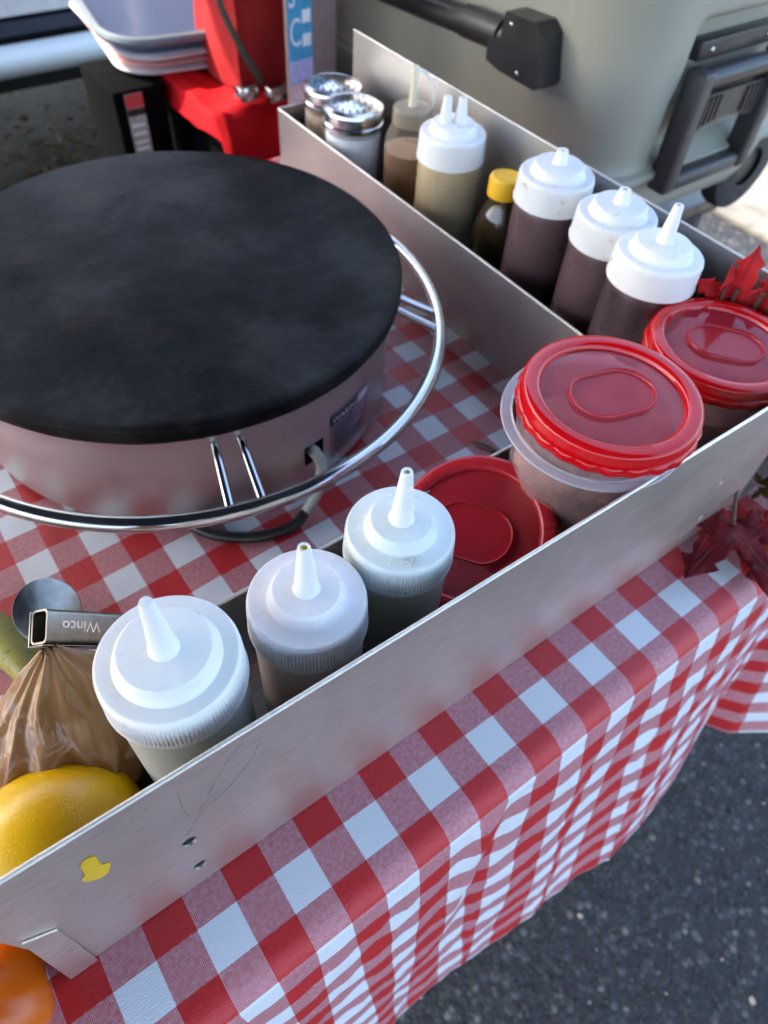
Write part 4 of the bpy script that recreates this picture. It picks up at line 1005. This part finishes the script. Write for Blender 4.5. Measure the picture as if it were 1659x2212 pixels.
# tow bar
tb = B().tube([(15.05 - 25, 23 - 30, 6.25 + 5), (15.0 - 25, 31.5 - 30, 5.75 + 5), (15.0 - 25, 46 - 30, 5.0 + 5)], .62, 20).obj('tow_bar', 'black_plastic', ck)
Ty = Matrix(((0, 0, 1, 14.3 - 25), (1, 0, 0, -30), (0, 1, 0, 5), (0, 0, 0, 1)))
B().prism([(24.0, 7.5), (22.0, 7.6), (21.45, 7.2), (21.1, 5.2), (21.3, 4.95), (23.9, 5.0), (24.9, 5.2), (24.9, 6.1), (24.1, 6.4)], [], 1.75, Ty).obj('tow_bar_bracket', 'black_plastic', ck, angle=20)
for y, z in ((23.5, 7.1), (22.6, 5.3)): B().sphere((14.28 - 25, y - 30, z + 5), .12, 12, 8, (.5, 1, 1)).obj('screw', 'chrome', ck)
B().tube([(15.05 - 25, 24.6 - 30, 6.2 + 5), (15.03 - 25, 27.4 - 30, 6.05 + 5)], .74, 20).obj('tow_bar_collar', 'black_plastic', ck)
# side handle: mounting plate, barrel hinge, ribbed web, frame
hn = thing('x', '', '')  # placeholder replaced below
bpy.data.objects.remove(hn)
HX, HY, HZ = 24.0, 16.9, 0
def hb_(x0, x1, y0, y1, z0, z1, bev=.12): return dict(a=(x0 - 25, x1 - 25, y0 - 30, y1 - 30, z0 + 5, z1 + 5, bev))
pl = B().box(20.7 - 25, 27.0 - 25, 17.3 - 30, 18.1 - 30, 6.35 + 5, 7.25 + 5, .12).obj('handle_mount', 'black_plastic', ck)
for x in (21.6, 26.1): B().sphere((x - 25, 17.27 - 30, 6.8 + 5), .14, 12, 8, (1, .5, 1)).obj('screw', 'chrome', pl)
fr = B()
fr.box(20.35 - 25, 21.3 - 25, 16.3 - 30, 17.5 - 30, .35 + 5, 6.2 + 5, .18, seg=3)
fr.box(26.7 - 25, 27.65 - 25, 16.3 - 30, 17.5 - 30, .35 + 5, 6.2 + 5, .18, seg=3)
fr.box(21.2 - 25, 26.8 - 25, 16.35 - 30, 17.35 - 30, .3 + 5, 1.15 + 5, .3, seg=3)
fo = fr.obj('side_handle', 'grey_plastic', ck)
B().tube([(21.3 - 25, 16.9 - 30, 5.65 + 5), (26.7 - 25, 16.9 - 30, 5.65 + 5)], .52, 20).obj('handle_hinge', 'black_plastic', fo)
wb = B()
ol = [(21.25, 4.9), (26.75, 4.9), (26.75, 3.1), (25.6, 3.35), (24.0, 3.55), (22.4, 3.3), (21.25, 2.8)]
wb.prism(ol[::-1], [], .3, Matrix(((1, 0, 0, -25), (0, 0, 1, 16.75 - 30), (0, 1, 0, 5), (0, 0, 0, 1))))
for k in range(14):
    x = 21.55 + k * .38; zt_ = 3.15 + .45 * math.sin(PI * (x - 21.3) / 5.5)
    if 23.4 < x < 25.0: continue
    wb.box(x - 25 - .07, x - 25 + .07, 16.62 - 30, 16.8 - 30, zt_ + 5.05, 4.75 + 5)
wb.obj('handle_web', 'grey_plastic', fo)

# ------------------------------------------------------------------ red-covered stand behind, with bag, tubs, crate
rt_ = thing('display_stand', 'low dark stand under the plain red cloth behind the griddle', 'stand', (12, 46, -TZ))
B().box(-6.6, .6, -8.9, 2, 0, TZ - 1.0, .2).obj('stand_box', 'card_black', rt_)
def red_cloth():
    v = []; f = []; nx_, ny_ = 60, 60
    rows = []
    for j in range(ny_ + 1):
        row = []
        for i in range(nx_ + 1):
            u = i / nx_; w_ = j / ny_       # u across (left->right), w_ back->front
            X = lerp(4 - 2.6 * (.35 + .65 * w_), 12.5, u); Y = lerp(48, 22, w_)   # cloth coordinates; folds over at edges
            el = lerp(3.1, 5.1, sstep(44, 36, Y) if Y < 44 else 0) if Y < 44 else 3.1
            ye = 36.6
            x = 0; z = 0; y = Y
            dl_ = max(0, 4 - X); dr = 0; df = max(0, ye - Y)
            x = (5.0 if True else 0) + (X - 4) if X > 4 else 5.0 - 0
            x = lerp(4.3, 5.2, max(0, min(1, (44 - Y) / 7.5))) + max(0, X - 4) * 1.0
            if df > 0: y = ye - .5 * min(1, df) - .10 * df; z -= df
            if dl_ > 0: x -= .25 * dl_; z -= dl_ * .95
            z += .45 * nz(X * .3, Y * .3, 2) + .28 * (1 - abs(2 * nz(X * .45 + Y * .2, Y * .35, 6))) + .10 * nz(X * 1.6, Y * 1.6, 6) - .2
            if df > 0 or dl_ > 0:
                y += .35 * math.sin(X * 1.1 + 1) * min(1, df / 4); x += .3 * math.sin(Y * .9) * min(1, dl_ / 3)
            row.append(len(v)); v.append((x, y, z + .15))
        rows.append(row)
    for p, q in zip(rows, rows[1:]):
        for i in range(nx_): f.append((p[i], q[i], q[i + 1], p[i + 1]))
    o = B().add(v, f).obj('red_cloth', 'red_cloth', angle=0)
    md_ = o.modifiers.new('thickness', 'SOLIDIFY'); md_.thickness = .03 * U
    tag(o, 'plain bright red cloth draped over the stand behind the griddle', 'cloth')
red_cloth()
# bag
bgx, bgy = 9.4, 40.4
bgt = thing('fabric_bag', 'coral red fabric bag standing on the red cloth', 'bag', (bgx, bgy, .3), (0, 0, 0))
v = []; f = []; L = 18
cor = [(-2.2, -2.4), (1.7, -2.2), (4.3, 8.8), (1.7, 9.2), (-2.4, 2.6)]; NC = len(cor); KS = 60  # hidden rear corners pushed back so the bag casts shade on the cooler
for i in range(L + 1):
    z = 16.5 * i / L; taper = 1 + .05 * math.sin(z * .5)
    for k in range(KS):
        s_ = NC * k / KS; a_, b_ = cor[int(s_) % NC], cor[(int(s_) + 1) % NC]; fr_ = s_ - int(s_)
        x, y = lerp(a_[0], b_[0], fr_), lerp(a_[1], b_[1], fr_)
        rd_ = 1 - .06 * math.cos(2 * PI * fr_) + .05 * nz(x, y, z, .4)
        v.append((x * taper * rd_ + .2 * nz(z * .4, x, 1), y * taper * rd_, z + (.2 * nz(x, y, 2) if i else 0)))
for i in range(L):
    for k in range(KS): f.append((i * KS + k, i * KS + (k + 1) % KS, (i + 1) * KS + (k + 1) % KS, (i + 1) * KS + k))
f.append(tuple(reversed(range(KS))))
B().add(v, f).obj('bag_body', 'bag', bgt, angle=50)
B().tube(bend([(-2.2, -2.6, 12.5), (-3.1, -2.6, 9), (-3.2, -2.6, 5.5), (-2.4, -3.0, 3.0), (-1.2, -3.2, .9)]), .42, 8, flat=.2).obj('strap', 'strap', bgt)
B().tube(bend([(-2.0, -2.3, 12.5), (-2.7, -2.3, 9), (-2.6, -2.3, 6)]), .4, 8, flat=.2).obj('strap_lining', 'dark_lining', bgt)
for x, y in ((-2.4, -3.4), (-.9, -4.2)):
    B().box(x - .62, x + .62, y - .5, y + .5, .1, .95, .22).tube([(x - .8, y - .3, .6), (x + .8, y + .3, .7)], .12, 8).obj('metal_clasp', 'chrome', bgt)
# printed carton
pc = thing('printed_board', 'tall narrow carton printed in blue, white and pink, its plum part standing in for a reflection on the cooler', 'board', (8.95, 33.4, -.2), (0, 0, R(6)))
B().box(-1.05, 2.3, .1, .35, 0, 11, .04).obj('reflection_board', 'plum_reflection', pc)  # added plum sheet painted as the cooler's red reflection, behind the print
pn = B().box(-1.0, .55, .04, .085, 1.3, 10.8).obj('printed_panel', 'print_blue', pc)
B().box(-1.0, .55, .012, .034, 2.5, 3.6).obj('lilac_band', 'print_lilac', pn)
B().box(-1.0, .55, .012, .034, 1.3, 2.45).obj('pink_band', 'print_pink', pn)
bb = B()
for z in (4.2, 5.3, 6.4, 7.5): bb.box(-.1, .45, .014, .03, z, z + .6)
bb.obj('printed_blocks', 'print_white', pn, smooth=False)
tv, tf = text_geo('C', 1.9); B().add([(-.98 + p[0] * .6, .012, 4.3 + p[1]) for p in tv], tf).obj('large_lettering', 'print_white', pn, smooth=False)
tv, tf = text_geo('S', 1.7); B().add([(-.98 + p[0] * .6, .012, 6.1 + p[1]) for p in tv], tf).obj('large_lettering', 'print_white', pn, smooth=False)
tv, tf = text_geo('W', .75); B().add([(-.85 + p[0], .008, 1.6 + p[1]) for p in tv], tf).obj('small_lettering', 'print_white', pn, smooth=False)

# stack of lid and plates
def rrect(wd, hd_, rc, n_=10):
    out = []
    for cx, cy, a0 in ((wd - rc, hd_ - rc, 0), (-wd + rc, hd_ - rc, 90), (-wd + rc, -hd_ + rc, 180), (wd - rc, -hd_ + rc, 270)):
        for k in range(n_ + 1): t_ = R(a0 + 90 * k / n_); out.append((cx + rc * math.cos(t_), cy + rc * math.sin(t_)))
    return out
def slab(levels, n_=10):
    v = []; f = []; L_ = 4 * (n_ + 1)
    for wd, hd_, rc, z in levels: v += [(x, y, z) for x, y in rrect(wd, hd_, rc, n_)]
    for i in range(len(levels) - 1):
        for k in range(L_): f.append((i * L_ + k, i * L_ + (k + 1) % L_, (i + 1) * L_ + (k + 1) % L_, (i + 1) * L_ + k))
    f.append(tuple(reversed(range(L_)))); f.append(tuple(range((len(levels) - 1) * L_, len(levels) * L_)))
    return B().add(v, f)
for k, (z, s_, mt, lb_) in enumerate(((.35, 5.7, 'paper', 'lowest white paper tray of the stack on the red cloth'), (.85, 5.9, 'paper_pink', 'pale pink paper tray in the middle of the stack'), (1.25, 6.0, 'paper', 'upper white paper tray right under the smoky lid'))):
    o = slab([((s_ - 2.2) * .9, s_ * .95, 2, 0), (s_ - 2.2, s_ + .3, 2.4, .22), (s_ - 2.15, s_ + .35, 2.4, .30), (s_ - 2.3, s_ + .2, 2.3, .30)]).obj('paper_tray', mt, loc=(6.2, 48.0, z), rot=(0, 0, R(-9 + 3 * k)), angle=40); tag(o, lb_, 'tray', 'stacked paper trays')
sl_ = thing('plastic_tray', 'large smoky see-through plastic tray on top of the paper trays', 'tray', (6.3, 48.8, 1.65), (R(2), 0, R(-8)))
slab([(3.3, 6.2, 2.0, 0), (3.7, 6.6, 2.4, .5), (3.9, 6.8, 2.5, .95)]).obj('tray_body', 'lid_grey', sl_, angle=40)
B().tube([(x, y, 1.0) for x, y in rrect(4.05, 6.95, 2.6, 12)], .28, 8, closed=True).obj('tray_rim', 'lid_edge', sl_)

# black crate with a label
cr = thing('black_crate', 'black crate with a red and green label left of the red cloth', 'crate', (1.9, 43.9, -15))
B().box(-1.3, 2.0, -2.2, 3, 0, 15.3, .15).obj('crate_body', 'card_black', cr)
lp = B().box(-.62, .5, -2.25, -2.215, 11.2, 15.1).obj('crate_label', 'print_green', cr)
B().box(-.61, .49, -2.28, -2.255, 14.3, 15.08).obj('label_header', 'print_red', lp)
B().box(-.61, .49, -2.28, -2.255, 13.85, 14.25).obj('label_strip', 'print_black', lp)
bb = B()
for z in (11.4, 11.8, 12.2, 12.7, 13.2): bb.box(-.5, .35, -2.275, -2.255, z, z + .18)
bb.obj('label_lines', 'print_white', lp, smooth=False)
